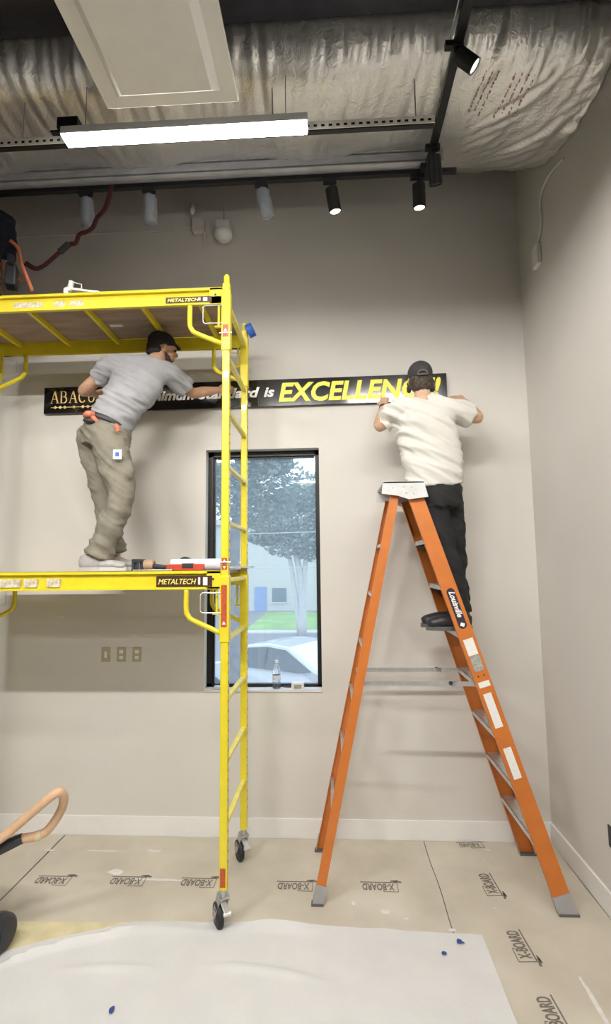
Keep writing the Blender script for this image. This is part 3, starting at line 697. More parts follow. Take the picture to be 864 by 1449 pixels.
# ================================================================== LADDER
def ladder():
    e = empty('step_ladder', (.57, 3.53, 0), 'tall orange fibreglass step ladder standing open beside the right wall', 'step ladder')
    zt = 2.47
    RN = (V((.545, 3.345, zt)), V((1.315, 3.205, .0))); RFa = (V((.545, 3.70, zt)), V((1.315, 3.845, .0)))
    BN = (V((.415, 3.345, zt)), V((-.125, 3.245, .0))); BF = (V((.415, 3.70, zt)), V((-.125, 3.84, .0)))
    def rail(seg, wdt, inner, nm='front_rail', th=.030):
        a, b = seg; d = (b-a).normalized(); w = V((1, 0, 0)); w = (w-d*w.dot(d)).normalized(); n = V((0, inner, 0)); b2 = b-d*.0
        m = MB(); rot = lambda q, sx, sy: None
        m.beam(a+n*.002, b2+n*.002, wdt, .004, ref=n)
        for s in (-1, 1): m.beam(a+w*s*(wdt/2-.002)+n*th/2, b2+w*s*(wdt/2-.002)+n*th/2, .004, th, ref=n)
        r = m.build(nm, M_org, e)
        # boot
        p = lerp(a, b, .955); m = MB(); m.beam(p-n*.002, b-n*.002, wdt+.008, .004, ref=n)
        for s in (-1, 1): m.beam(p+w*s*(wdt/2+.002)+n*th/2, b+w*s*(wdt/2+.002)+n*th/2, .004, th+.004, ref=n)
        m.build('rail_boot', M_boot, e)
        MB().box((b.x, b.y+inner*.012, .009), (wdt+.018, .045, .014), bev=.004).build('foot_pad', mat('worn_grey_rubber', (.10, .10, .10), .7), e)
        return d, w
    dn, wn = rail(RN, .098, 1); rail(RFa, .098, -1); rail(BN, .056, 1, 'rear_rail', .024); rail(BF, .056, -1, 'rear_rail', .024)
    # cap
    m = MB(); P = [(.335, zt+.085), (.60, zt+.080), (.625, zt-.02), (.50, zt-.035), (.43, zt-.01), (.325, zt+.005)]
    m.prism([(x, 3.31, z) for x, z in P], (0, .012, 0)); m.prism([(x, 3.725, z) for x, z in P], (0, .012, 0)); m.bb((.335, 3.31, zt+.07), (.60, 3.737, zt+.085), bev=.003)
    m.build('top_cap', M_capg, e)
    m = MB()
    for x, z in ((.40, .045), (.47, .05), (.52, .05), (.485, .01), (.535, .005)): m.lathe([(.008, 0), (.006, .005)], (x, 3.31, zt+z), (0, -1, 0), 10)
    m.build('cap_rivet', M_alu, e)
    # treads
    for k in range(1, 9):
        t = k/8.35; a = lerp(RN[0], RN[1], t); b = lerp(RFa[0], RFa[1], t)
        if k == 8: continue
        m = MB().bb((a.x-.045, a.y+.004, a.z-.004), (a.x+.045, b.y-.004, a.z), bev=.001).bb((a.x-.045, a.y+.004, a.z-.03), (a.x-.041, b.y-.004, a.z)).bb((a.x+.041, a.y+.004, a.z-.03), (a.x+.045, b.y-.004, a.z))
        tr = m.build('tread', M_alu, e)
        m = MB()
        for yy, s in ((a.y+.006, 1), (b.y-.006, -1)):
            m.prism([(a.x-.04, yy, a.z-.03), (a.x+.04, yy, a.z-.03), (a.x+.02, yy, a.z-.055), (a.x-.01, yy, a.z-.055)], (0, .004*s, 0))
        m.build('tread_bracket', M_alu, tr)
    t8 = 7.65/8.35; a = lerp(RN[0], RN[1], 7.9/8.35); b = lerp(RFa[0], RFa[1], 7.9/8.35)
    for k in range(1, 7):
        t = k/7; a = lerp(BN[0], BN[1], t*.93); b = lerp(BF[0], BF[1], t*.93)
        MB().beam(a+V((-.012, .004, 0)), b+V((-.012, -.004, 0)), .022, .022).build('rear_brace', M_alu, e)
    # spreaders
    for seg1, seg2, yo, z in ((BN, RN, 1, 1.27), (BF, RFa, -1, 1.27)):
        t = (zt-z)/zt; a = lerp(seg1[0], seg1[1], t); b = lerp(seg2[0], seg2[1], t)
        a += V((0, yo*.03, 0)); b += V((0, yo*.03, 0)); mid = lerp(a, b, .78)
        sp = MB().beam(a, mid, .004, .028, ref=(0, 0, 1)).beam(lerp(a, b, .74), b, .004, .028).build('spreader_bar', M_alu, e)
        MB().lathe([(.012, -.006), (.012, .006)], mid+V((-.03, -yo*.006, .006)), (0, 1, 0), 12).build('hinge_rivet', M_dk, sp)
    # labels on the near front rail (photo heights)
    a0, b0 = RN
    def on(py): # point on the rail for a photo row
        best = None
        for i in range(600):
            t = i/600; p = lerp(a0, b0, t); q = p-V((0, 0, CAMZ)); zz = q.dot(fw); y = 724.5-F*q.dot(UP)/zz
            if best is None or abs(y-py) < best[0]: best = (abs(y-py), p)
        return best[1]
    def label(y0, y1, wd, m_, off=0, th=.001):
        p, q = on(y0), on(y1); o = V((0, -.0012, 0))+wn*off
        return MB().beam(p+o, q+o, wd, th, ref=(0, 1, 0)).build('rail_label', m_, e), p, q
    p, q = on(838), on(884); m = MB().beam(p+V((0, -.0012, 0)), q+V((0, -.0012, 0)), .052, .001, ref=(0, 1, 0))
    for r_ in (p, q): m.lathe([(.026, -.0005), (.026, .0005)], r_+V((0, -.0012, 0)), (0, 1, 0), 24)
    lab = m.build('rail_label', mat('dark_purple_label', (.03, .02, .045), .4, var=.1), e)
    d = (q-p).normalized(); upv = d.cross(V((0, -1, 0)))
    if upv.x < 0: upv = -upv
    MB().text('Louisville', p-upv*.012-V((0, .002, 0))+d*-.005, d, -V((0, -1, 0)).cross(d)*-1, (q-p).length*.80, .034, shear=.4, bold=.03, depth=.001).build('label_lettering', M_wlet, lab)
    MB().box(q-V((0, .0022, 0)), (.026, .001, .022), rot=Matrix.Rotation(.3, 3, 'Y')).build('label_square', M_wlet, lab)
    label(904, 927, .062, M_lab); label(928, 949, .060, M_labg, .002); label(964, 972, .070, M_lab); label(981, 1029, .050, M_lab, -.004); label(1058, 1101, .048, M_lab, -.004)
    m = MB()
    for py in (956,):
        for s in (-.018, .018): m.lathe([(.005, 0), (.004, .003)], on(py)+wn*s-V((0, .001, 0)), (0, -1, 0), 8)
    m.build('rail_rivet', M_dk, e)
    # the far-front foot brace near the floor
    return e
ladder()

# ================================================================== PEOPLE
def hand(mb, wrist, d, pn, side, curl=.5, point=False):   # d: direction of the fingers, pn: palm normal, side: +1/-1 thumb side
    d = V(d).normalized(); pn = V(pn); pn = (pn-d*pn.dot(d)).normalized(); sd = d.cross(pn)*side; w = V(wrist)
    mb.tube([w-d*.03, w, w+d*.03, w+d*.07, w+d*.09], [(.024, .019), (.026, .019), (.036, .018), (.041, .016), (.036, .013)], 14, ref=pn)
    for k, (off, L, r) in enumerate(((.030, .072, .0085), (.010, .080, .0088), (-.010, .074, .0083), (-.028, .058, .0075))):
        c = curl if not (point and k == 0) else .05
        p = w+d*(.085-.004*k)+sd*off; pts = [p-d*.03, p]; dd = d.copy(); an = 0
        for s in (.45, .3, .25):
            an += c*1.0; q = d*math.cos(an)+pn*math.sin(an); p = p+q*L*s; pts.append(p)
        mb.tube(pts, [r, r, r*.95, r*.88, r*.72], 8)
    p = w+d*.02+sd*.025; q = w+d*.055+sd*.055+pn*.012; mb.tube([w+d*.008+sd*.01, p, q, q+(d+pn*.3).normalized()*.03], [.011, .013, .0105, .008], 8)
def head(mb, c, f, u):
    c = V(c); f = V(f).normalized(); u = V(u); u = (u-f*u.dot(f)).normalized(); r = f.cross(u)
    mb.ell(c-f*.012+u*.022, (.098, .088, .077), f, u); mb.ell(c+f*.022-u*.045, (.066, .072, .060), f, u); mb.ell(c+f*.055-u*.098, (.026, .020, .028), f, u)
    mb.tube([c+f*.082+u*.012, c+f*.104-u*.022, c+f*.088-u*.036], [.008, .014, .010], 8); mb.ell(c+f*.072+u*.022, (.020, .011, .052), f, u); mb.ell(c+f*.080-u*.062, (.012, .009, .024), f, u)
    for s in (-1, 1):
        mb.ell(c+r*s*.080-f*.008-u*.012, (.020, .032, .008), f+r*s*.25, u, sub=2); mb.ell(c+r*s*.045+f*.055-u*.025, (.022, .018, .018), f, u, sub=2)
    return c, f, u, r
def eyes(c, f, u, par):
    c = V(c); f = V(f).normalized(); u = V(u); u = (u-f*u.dot(f)).normalized(); r = f.cross(u)
    for s in (-1, 1): MB().ell(c+f*.079+r*s*.032+u*.002, (.011, .011, .012), f, u, sub=2).build('eye', M_dk, par, smooth=True)
def shoe(mb, sole, heel, toe, z, w=.045, h=.085, tk=1.):
    heel, toe = V((heel[0], heel[1], z)), V((toe[0], toe[1], z)); d = (toe-heel); L = d.length; d.normalize(); u = V((0, 0, 1))
    mb.tube([heel+d*.0+u*.055, heel+d*.035+u*.058, heel+d*L*.35+u*.055, heel+d*L*.6+u*(.018+.028*tk), heel+d*L*.85+u*(.018+.020*tk), heel+d*L*.985+u*(.018+.014*tk)], [(.025, .035), (.037, .05), (w*.95, .052), (w, .030*tk), (w, .026*tk), (.028, .018*tk)], 18, ref=u, smooth=3)
    mb.tube([heel+d*.06+u*.05, heel+d*.05+u*h, heel+d*.045+u*(h+.03)], [.04, .042, .043], 16)
    n = 28; s = d.cross(u); P = []
    for k in range(n):
        a = 2*PI*k/n; cx = math.cos(a); P.append(heel+d*(L*.5+cx*L*.52)+s*(math.sin(a)*w*(1.02 if cx > -.2 else .86))+u*.0)
    sole.prism(P, (0, 0, .026))
def wrinkle(fx, fy, fz, amp, seed=0, ridge=True, skew=0):
    def f(p, n):
        q = V(((p.x+p.z*skew)*fx, p.y*fy, (p.z+p.x*skew)*fz+seed)); a = noise.noise(q); b = noise.noise(q*2.3+V((5, 3, 1)))
        if ridge: a = 1-2*abs(a)*1.6; b = 1-2*abs(b)*1.6
        return amp*(a*.7+b*.3)-amp*.4
    return f

def man_on_scaffold():
    y0 = 3.40
    e = empty('person', (-1.52, 3.42, 1.99), 'person in grey t-shirt and khaki trousers standing on the lower scaffold platform', 'person', None)
    pel = aty(150, 612, 3.40); belly = aty(163, 585, 3.42); chest = aty(195, 545, 3.44); ns = aty(212, 520, 3.46); nk = aty(222, 508, 3.50); hd = aty(231, 494, 3.53)
    shR = aty(238, 528, 3.50); shL = aty(160, 518, 3.46); elR = aty(272, 556, 3.66); wrR = aty(309, 552, 3.86)
    elL = aty(119, 552, 3.52); wrL = aty(133, 557, 3.82)
    hN, kN, aN = aty(155, 625, 3.34), aty(172, 703, 3.30), aty(140, 788, 3.30)
    hF, kF, aF = aty(132, 622, 3.50), aty(150, 708, 3.50), aty(163, 783, 3.52)
    hf = V((.85, .52, -.12)); hu = V((.35, .05, .93))
    b = MB(); b.tube([pel-V((0, 0, .05)), pel, belly, chest, ns], [(.10, .09), (.14, .11), (.12, .10), (.16, .10), (.09, .07)], 18, ref=(.2, 1, .3), smooth=4)
    b.tube([ns, nk, hd-V((0, 0, .03))], [.07, .055, .05], 14); head(b, hd, hf, hu)
    b.tube([ns, shR, lerp(shR, elR, .5), elR, lerp(elR, wrR, .35), wrR], [.06, .058, .048, .040, .040, .026], 14, smooth=4)
    b.tube([ns, shL, lerp(shL, elL, .5), elL, lerp(elL, wrL, .35), wrL], [.06, .058, .048, .042, .040, .026], 14, smooth=4)
    hand(b, wrR, (.75, .35, .15), (.35, .9, 0), 1, .35); hand(b, wrL, (.35, .9, .15), (.6, -.1, -.5), -1, .4)
    for h_, k_, a_ in ((hN, kN, aN), (hF, kF, aF)): b.tube([pel, h_, lerp(h_, k_, .5), k_, lerp(k_, a_, .35), a_, a_-V((0, 0, .05))], [.09, .09, .075, .055, .052, .035, .033], 14, smooth=3)
    remesh(b, 'body', M_skin, e, .0065, 3)
    eyes(hd, hf, hu, e)
    # shirt
    s = MB(); s.tube([aty(153, 606, 3.40), aty(158, 596, 3.40), aty(170, 575, 3.42), aty(190, 548, 3.44), aty(205, 530, 3.45), aty(214, 517, 3.48)], [(.155, .135), (.158, .138), (.160, .135), (.185, .125), (.170, .105), (.085, .07)], 24, ref=(.25, 1, .3), smooth=5)
    s.tube([ns, shR, lerp(shR, elR, .42), lerp(shR, elR, .80)], [.085, .080, .078, .074], 18, smooth=4)
    s.tube([ns, shL, lerp(shL, elL, .35), lerp(shL, elL, .58)], [.085, .080, .074, .070], 18, smooth=4)
    def wf(p, n):
        w1 = wrinkle(3, 6, 20, .012, 2, skew=.5)(p, n); return w1
    remesh(s, 'tshirt', M_teeg, e, .010, 6, wf)
    # faded print and paint specks on the shirt back
    # trousers
    t = MB(); t.tube([aty(151, 600, 3.40), pel, aty(148, 632, 3.41)], [(.158, .135), (.175, .15), (.165, .15)], 22, ref=(.2, 1, 0), smooth=4)
    t.tube([aty(150, 620, 3.36), hN, lerp(hN, kN, .5), kN, lerp(kN, aN, .4), lerp(kN, aN, .8), aN+V((-.0, 0, -.0))], [.12, .125, .112, .088, .090, .092, .102], 20, smooth=4)
    t.tube([aty(140, 620, 3.46), hF, lerp(hF, kF, .5), kF, lerp(kF, aF, .4), lerp(kF, aF, .8), aF], [.12, .12, .105, .085, .085, .080, .084], 20, smooth=4)
    t.ell(aty(175, 665, 3.25), (.03, .085, .07), (.2, -1, 0))                      # cargo pocket
    tr = remesh(t, 'trousers', M_khaki, e, .010, 5, wrinkle(5, 5, 11, .013, 7, skew=.6))
    c = aty(166, 643, 3.19); MB().box(c, (.055, .006, .065), rz=.1, bev=.002).build('pocket_tag', M_lab, tr); MB().box(c-V((0, .004, 0)), (.024, .003, .026), rz=.1).build('tag_square', M_blue, tr)
    # belt
    m = MB(); n = 40; R_ = []
    ax = (belly-pel).normalized(); ctr = aty(152, 600, 3.40); fx = V((1, 0, 0)); fx = (fx-ax*fx.dot(ax)).normalized(); fy = ax.cross(fx)
    pts = [ctr+fx*math.cos(2*PI*k/n)*.170+fy*math.sin(2*PI*k/n)*.147 for k in range(n+1)]
    m.tube(pts, [(.004, .018)]*(n+1), 8, ref=ax); m.build('belt', M_belt, e, smooth=True)
    # shoes
    for hx, tx, yy in ((aty(114, 800, 3.30), aty(180, 800, 3.28), 3.29), (aty(143, 800, 3.52), aty(208, 800, 3.56), 3.53)):
        sh, so = MB(), MB(); shoe(sh, so, (hx.x, yy), (tx.x, yy-.02), 1.992 if yy < 3.4 else 1.992, .048, .08)
        o = remesh(sh, 'shoe', M_shoe, e, .007, 3); so.build('sole', M_sole, o)
    # head covering, hair and beard
    f, u = hf.normalized(), hu; u = (u-f*u.dot(f)).normalized(); r = f.cross(u)
    m = MB(); m.ell(hd-f*.02+u*.045, (.102, .078, .088), f, u); m.ell(hd-f*.075+u*.0, (.045, .06, .065), f, u); m.tube([hd+f*.075+u*.042-r*.04, hd+f*.115+u*.036, hd+f*.075+u*.042+r*.04], [.012, .014, .012], 10)
    remesh(m, 'black_cap', M_hatb, e, .008, 3)
    m = MB(); m.ell(hd-f*.05-u*.01, (.065, .075, .074), f, u); m.ell(hd-f*.085-u*.03, (.035, .045, .05), f, u)
    remesh(m, 'hair', M_hair, e, .008, 2, lambda p, n: .006*noise.noise(p*60))
    m = MB(); m.tube([hd+r*.066-u*.04+f*.01, hd+r*.056-u*.085+f*.04, hd-u*.108+f*.066, hd-r*.056-u*.085+f*.04, hd-r*.066-u*.04+f*.01], [.012, .02, .024, .02, .012], 10, smooth=3)
    remesh(m, 'beard', M_hair, e, .006, 2, lambda p, n: .004*noise.noise(p*80))
    # tools carried
    c = aty(127, 590, 3.26); t2 = empty('tool_pouch', c-V((0, 0, .05)), 'orange-red tool clipped in a black holder on the back of the khaki trousers', 'tool')
    m = MB(); m.ell(c+V((.0, 0, .012)), (.04, .028, .05), (1, 0, .2)); m.tube([c+V((.01, -.01, .01)), c+V((.055, 0, -.035))], [.02, .014], 10); m.build('orange_body', mat('coral_plastic', (.75, .22, .13), .5, var=.3, vscale=30), t2, smooth=True)
    m = MB(); m.ell(c+V((.0, 0, -.03)), (.045, .018, .04), (1, 0, -.15)); m.build('black_holder', M_dk, t2, smooth=True)
    c = aty(166, 606, 3.235); o = MB().tube([c+V((-.012, 0, .02)), c+V((0, -.005, 0)), c+V((.004, 0, -.022))], [.014, .017, .012], 12).build('marker_pen', mat('coral_plastic', (.8, .3, .2), .5)); tag(o, 'short orange-red handle poking out of the khaki trouser back pocket', 'tool handle')
    # shirt back print
    return e
man_on_scaffold()

def man_on_ladder():
    e = empty('person', (.8, 3.52, 1.54), 'person in white t-shirt, black trousers and dark cap standing on the orange ladder', 'person')
    y0 = 3.52
    pel = aty(617, 700, 3.50); waist = aty(613, 665, 3.50); chest = aty(602, 605, 3.51); ns = aty(600, 575, 3.52); nk = aty(597, 556, 3.53); hd = aty(594, 536, 3.56)
    shL = aty(563, 581, 3.52); shR = aty(637, 579, 3.52); elL = aty(537, 603, 3.56); wrL = aty(543, 574, 3.76); elR = aty(675, 591, 3.56); wrR = aty(650, 563, 3.80)
    hN, kN, aN = aty(606, 712, 3.50), aty(632, 790, 3.46), aty(650, 868, 3.455)
    hF, kF, aF = aty(632, 708, 3.60), aty(641, 785, 3.62), aty(649, 862, 3.62)
    hf = V((.02, .97, .12)); hu = V((-.05, -.1, 1))
    b = MB(); b.tube([pel-V((0, 0, .05)), pel, waist, chest, ns], [(.12, .09), (.15, .11), (.13, .10), (.17, .10), (.09, .07)], 18, ref=(0, 1, 0), smooth=4)
    b.tube([ns, nk, hd-V((0, 0, .03))], [.07, .056, .052], 14); head(b, hd, hf, hu)
    b.tube([ns, shL, lerp(shL, elL, .5), elL, lerp(elL, wrL, .35), wrL], [.06, .06, .05, .042, .043, .027], 14, smooth=4)
    b.tube([ns, shR, lerp(shR, elR, .5), elR, lerp(elR, wrR, .35), wrR], [.06, .06, .05, .044, .044, .027], 14, smooth=4)
    hand(b, wrL, (.10, .55, .8), (.35, .8, -.4), 1, .5, True); hand(b, wrR, (-.55, .65, .25), (0, .5, -.8), -1, .45)
    for h_, k_, a_ in ((hN, kN, aN), (hF, kF, aF)): b.tube([pel, h_, lerp(h_, k_, .5), k_, lerp(k_, a_, .35), a_, a_-V((0, 0, .05))], [.09, .09, .075, .055, .052, .035, .033], 14, smooth=3)
    remesh(b, 'body', M_skin2, e, .0065, 3); eyes(hd, hf, hu, e)
    s = MB(); s.tube([aty(616, 690, 3.50), aty(614, 672, 3.50), aty(609, 640, 3.50), aty(603, 606, 3.51), aty(600, 585, 3.52), aty(598, 571, 3.53)], [(.195, .135), (.200, .138), (.205, .135), (.215, .13), (.205, .105), (.09, .07)], 26, ref=(0, 1, 0), smooth=5)
    s.tube([ns, shL, lerp(shL, elL, .5), lerp(shL, elL, .88)+V((0, 0, -.01))], [.085, .085, .080, .078], 18, smooth=4)
    s.tube([ns, shR, lerp(shR, elR, .45), lerp(shR, elR, .78)+V((0, 0, -.01))], [.085, .087, .088, .084], 18, smooth=4)
    remesh(s, 'tshirt', M_teew, e, .010, 6, wrinkle(2.5, 5, 12, .020, 4, skew=.5))
    t = MB(); t.tube([aty(614, 680, 3.50), aty(615, 690, 3.50), pel, aty(617, 720, 3.50)], [(.165, .12), (.170, .125), (.178, .14), (.165, .14)], 22, ref=(0, 1, 0), smooth=4)
    t.tube([aty(608, 705, 3.51), hN, lerp(hN, kN, .5), kN, lerp(kN, aN, .4), lerp(kN, aN, .8), aN], [.115, .118, .105, .085, .084, .082, .078], 20, smooth=4)
    t.tube([aty(628, 705, 3.58), hF, lerp(hF, kF, .5), kF, lerp(kF, aF, .4), lerp(kF, aF, .8), aF], [.115, .115, .105, .088, .084, .080, .076], 20, smooth=4)
    remesh(t, 'trousers', M_blkp, e, .010, 5, wrinkle(4, 4, 9, .010, 17, skew=.5))
    a = lerp(V((.545, 0, 2.47)), V((1.315, 0, 0)), 3/8.35); zt = a.z+.001
    xh = aty(668, 885, 3.42).x; xt = aty(604, 885, 3.42).x
    for x0, x1, yy in ((xh, xt, 3.44), (xh-.0, xt-.005, 3.61)):
        sh, so = MB(), MB(); shoe(sh, so, (x0, yy), (x1, yy), zt, .050, .12, 1.45)
        o = remesh(sh, 'work_boot', M_bshoe, e, .007, 3); so.build('sole', M_bsole, o)
    f, u = hf.normalized(), hu; u = (u-f*u.dot(f)).normalized(); r = f.cross(u)
    m = MB(); m.ell(hd-f*.012+u*.035, (.108, .088, .088), f, u)
    bm = m.bm; cap = remesh(m, 'baseball_cap', M_cap, e, .007, 2)
    m = MB(); m.prism([hd+f*(.075+.085*math.sin(PI*k/12))+r*(.075*math.cos(PI*k/12))+u*(.03-.01*abs(math.cos(PI*k/12))) for k in range(13)], u*.004); m.build('brim', M_cap, cap)
    m = MB(); n = 14
    m.tube([hd-f*(.121)+r*(.034*math.cos(PI*k/n))+u*(.006+.026*math.sin(PI*k/n)) for k in range(n+1)], .0055, 8); m.tube([hd-f*.118-r*.036+u*.004, hd-f*.124+u*.002, hd-f*.118+r*.036+u*.004], .007, 8); m.build('back_strap', mat('grey_strap', (.12, .115, .11), .7), cap, smooth=True)
    m = MB(); m.ell(hd-f*.03-u*.022, (.084, .060, .085), f, u); m.ell(hd-f*.055-u*.065, (.058, .050, .066), f, u)
    for k in range(26):
        an = lerp(-1.9, 1.9, k/25); q = hd-f*(.085*math.cos(an))*1.05+r*(.080*math.sin(an))-u*(.02+.07*random.random()); m.ell(q, (.018, .022, .018), f, u, sub=1)
    remesh(m, 'hair', M_hair2, e, .006, 1, lambda p, n: .008*noise.noise(p*55))
    w_ = lerp(elL, wrL, .86); d = (wrL-elL).normalized(); MB().tube([w_-d*.012, w_+d*.012], .034, 18).build('wristband', M_dk, e, smooth=.8)
man_on_ladder()

def man_top():
    e = empty('person', (-2.650, 3.42, 3.775), 'person in navy shirt with orange harness straps kneeling on the upper scaffold platform', 'person')
    pel = V((-2.630, 3.34, 4.06)); ch = V((-2.600, 3.40, 4.50)); ns = V((-2.600, 3.48, 4.64)); hd = V((-2.710, 3.62, 4.80)); hf = V((.0, 1, -.4)); hu = V((0, .4, 1))
    b = MB(); b.tube([pel, lerp(pel, ch, .5), ch, ns], [(.15, .11), (.13, .10), (.16, .10), (.09, .07)], 18, ref=(0, 1, 0), smooth=4); b.tube([ns, hd-V((0, 0, .03))], [.065, .05], 14); head(b, hd, hf, hu)
    for s, el, wr in ((1, V((-2.490, 3.62, 4.28)), V((-2.550, 3.83, 4.40))), (-1, V((-2.800, 3.60, 4.26)), V((-2.810, 3.83, 4.38)))):
        sh = V((-2.600+s*.18, 3.46, 4.60)); b.tube([ns, sh, lerp(sh, el, .5), el, wr], [.06, .058, .05, .042, .027], 14, smooth=4); hand(b, wr, (0, .8, .3), (-s, .2, 0), s, .4)
    legs = []
    for s in (1, -1):
        h_ = V((-2.630+s*.09, 3.34, 4.02)); k_ = V((-2.630+s*.16, 3.62, 3.87)); a_ = V((-2.630+s*.13, 3.22, 3.84)); legs.append((h_, k_, a_))
        b.tube([pel, h_, k_], [.09, .085, .055], 14, smooth=3); b.tube([k_, a_], [.05, .035], 12)
    remesh(b, 'body', M_skin, e, .0075, 3); eyes(hd, hf, hu, e)
    s = MB(); s.tube([pel+V((0, 0, .02)), lerp(pel, ch, .5), ch, ns+V((0, 0, -.01))], [(.21, .15), (.21, .15), (.235, .14), (.10, .08)], 22, ref=(0, 1, 0), smooth=5)
    for q, el in ((1, V((-2.490, 3.62, 4.28))), (-1, V((-2.800, 3.60, 4.26)))):
        sh = V((-2.600+q*.18, 3.46, 4.60)); s.tube([ns, sh, lerp(sh, el, .7)], [.08, .078, .072], 16, smooth=4)
    remesh(s, 'shirt', M_navy, e, .011, 5, wrinkle(4, 5, 14, .01, 3))
    t = MB(); t.tube([pel+V((0, 0, .05)), pel, pel-V((0, 0, .06))], [(.18, .14), (.20, .16), (.18, .16)], 20, ref=(0, 1, 0), smooth=3)
    for h_, k_, a_ in legs: t.tube([h_, lerp(h_, k_, .5), k_], [.125, .115, .085], 18, smooth=3); t.tube([k_, a_], [.065, .068], 16)
    remesh(t, 'trousers', M_blkp, e, .011, 5, wrinkle(5, 5, 12, .012, 9))
    for h_, k_, a_ in legs:
        sh = MB(); so = MB(); sh.tube([a_+V((0, .03, 0)), a_-V((0, .06, .0)), a_-V((0, .15, .02))], [.042, .045, .03], 14, smooth=3); remesh(sh, 'shoe', M_bshoe, e, .009, 2)
    # harness straps
    def ring(c, ax, ra, rb, wd, nm, m_, th=.004, ref=(0, 1, 0)):
        ax = V(ax).normalized(); y = V(ref); y = (y-ax*y.dot(ax)).normalized(); x = y.cross(ax); n = 36
        MB().tube([V(c)+x*math.cos(2*PI*k/n)*ra+y*math.sin(2*PI*k/n)*rb for k in range(n+1)], [(th, wd)]*(n+1), 8, ref=ax).build(nm, m_, e, smooth=True)
    ring((-2.610, 3.36, 4.10), (.22, 0, 1), .225, .18, .020, 'waist_strap', M_orgstrap)
    h_, k_, a_ = legs[0]; ring(lerp(h_, k_, .25), k_-h_+V((.12, 0, 0)), .145, .145, .020, 'leg_strap', M_orgstrap)
    h_, k_, a_ = legs[1]; ring(lerp(h_, k_, .25), k_-h_+V((-.12, 0, 0)), .145, .145, .020, 'leg_strap', M_orgstrap)
    MB().tube([(-2.530, 3.22, 4.12), (-2.550, 3.27, 4.40), (-2.590, 3.36, 4.55), (-2.570, 3.52, 4.56)], [(.018, .005)]*4, 8, ref=(0, 1, 0), smooth=4).build('shoulder_strap', M_orgstrap, e, smooth=True)
    MB().tube([(-2.770, 3.22, 4.12), (-2.760, 3.27, 4.40), (-2.720, 3.36, 4.55), (-2.740, 3.52, 4.56)], [(.018, .005)]*4, 8, ref=(0, 1, 0), smooth=4).build('shoulder_strap', M_orgstrap, e, smooth=True)
    MB().box((-2.205, 3.25, 4.04), (.07, .10, .16), rz=.4, bev=.012).box((-2.18, 3.20, 4.13), (.03, .05, .07), bev=.006).build('tool_bag', M_dk, e)
    MB().tube([aty(14, 340, 3.2), aty(26, 352, 3.2), aty(30, 372, 3.2), aty(38, 392, 3.2), aty(46, 412, 3.2)], [(.012, .004)]*5, 8, ref=(0, 1, 0), smooth=4).build('side_strap', M_orgstrap, e, smooth=True)
    # lanyard
    Y = 3.32
    L = empty('safety_lanyard', aty(50, 380, Y), 'dark red zigzag safety lanyard stretching up from the kneeling person to the ceiling track', 'lanyard')
    P = [aty(*p, Y) for p in ((36, 372), (50, 380), (62, 376), (74, 366), (84, 357))]; MB().tube(P, [(.018, .006)]*5, 8, ref=(0, 1, 0), smooth=4).build('lower_webbing', M_redstrap, L, smooth=True)
    MB().tube([aty(84, 357, Y), aty(98, 345, Y)], .022, 12).build('shock_pack', M_dk, L, smooth=.8)
    P = [aty(*p, Y) for p in ((98, 345), (107, 344), (112, 332), (122, 328), (131, 322), (138, 308), (148, 296), (155, 276), (158, 262))]; MB().tube(P, [(.018, .006)]*9, 8, ref=(0, 1, 0), smooth=4).build('upper_webbing', M_redstrap, L, smooth=True)
man_top()

# ================================================================== HOSE AND VACUUM (lower left)
def vac():
    Y = 2.75
    e = empty('vacuum_hose', aty(0, 1205, Y), 'tan rubber hose loop with a black cuff rising at the left edge', 'hose')
    P = [aty(-75, 1300, Y-.3), aty(-60, 1225, Y-.1), aty(0, 1187, Y), aty(45, 1150, Y+.02), aty(72, 1127, Y+.03), aty(84, 1121, Y+.05), aty(90, 1128, Y+.08), aty(87, 1145, Y+.12), aty(73, 1168, Y+.14), aty(58, 1181, Y+.12), aty(30, 1187, Y+.08)]
    MB().tube(P, .024, 16, smooth=6).build('hose_tube', M_hose, e, smooth=True)
    c = [aty(32, 1186, Y+.08), aty(14, 1194, Y+.06), aty(-4, 1204, Y+.04), aty(-40, 1222, Y)]
    MB().tube(c, [.026, .030, .027, .030], 16).build('black_cuff', M_dk, e, smooth=.6)
    q = aty(58, 1181, Y+.12); q2 = aty(50, 1184, Y+.11); MB().tube([q, q2], .026, 16).build('joint_sleeve', M_foamy, e, smooth=.8)
    c = atz(-2, 1347, .012); x, y = c.x, c.y
    e = empty('shop_vacuum', (x-.25, y, .012), 'dark wheeled shop vacuum mostly beyond the left edge, only its black wheel showing', 'vacuum')
    MB().lathe([(.02, -.05), (.07, -.05), (.09, -.036), (.094, .0), (.09, .036), (.07, .05), (.02, .05)], (x-.01, y, .105), (.95, -.25, .1), 32).build('wheel', M_dk, e, smooth=.9)
    MB().lathe([(.02, .05), (.03, .05), (.03, .056), (.01, .058)], (x-.01, y, .105), (.95, -.25, .1), 20).build('hub_cap', M_dk, e)
    MB().lathe([(.16, .09), (.19, .12), (.20, .40), (.19, .43)], (x-.30, y, 0), n=32).build('drum', M_dk, e, smooth=.7)
    MB().lathe([(.20, .43), (.20, .50), (.15, .58), (.05, .60)], (x-.30, y, 0), n=32).build('motor_head', M_steel, e, smooth=.7)
    MB().tube([(x-.12, y, .105), (x-.30, y, .12), (x-.48, y, .105)], .015, 10).build('axle', M_steel, e)
    MB().lathe([(.02, -.03), (.088, -.02), (.09, 0), (.088, .02), (.02, .03)], (x-.54, y, .105), (1, 0, 0), 28).build('wheel', M_dk, e, smooth=.9)
vac()

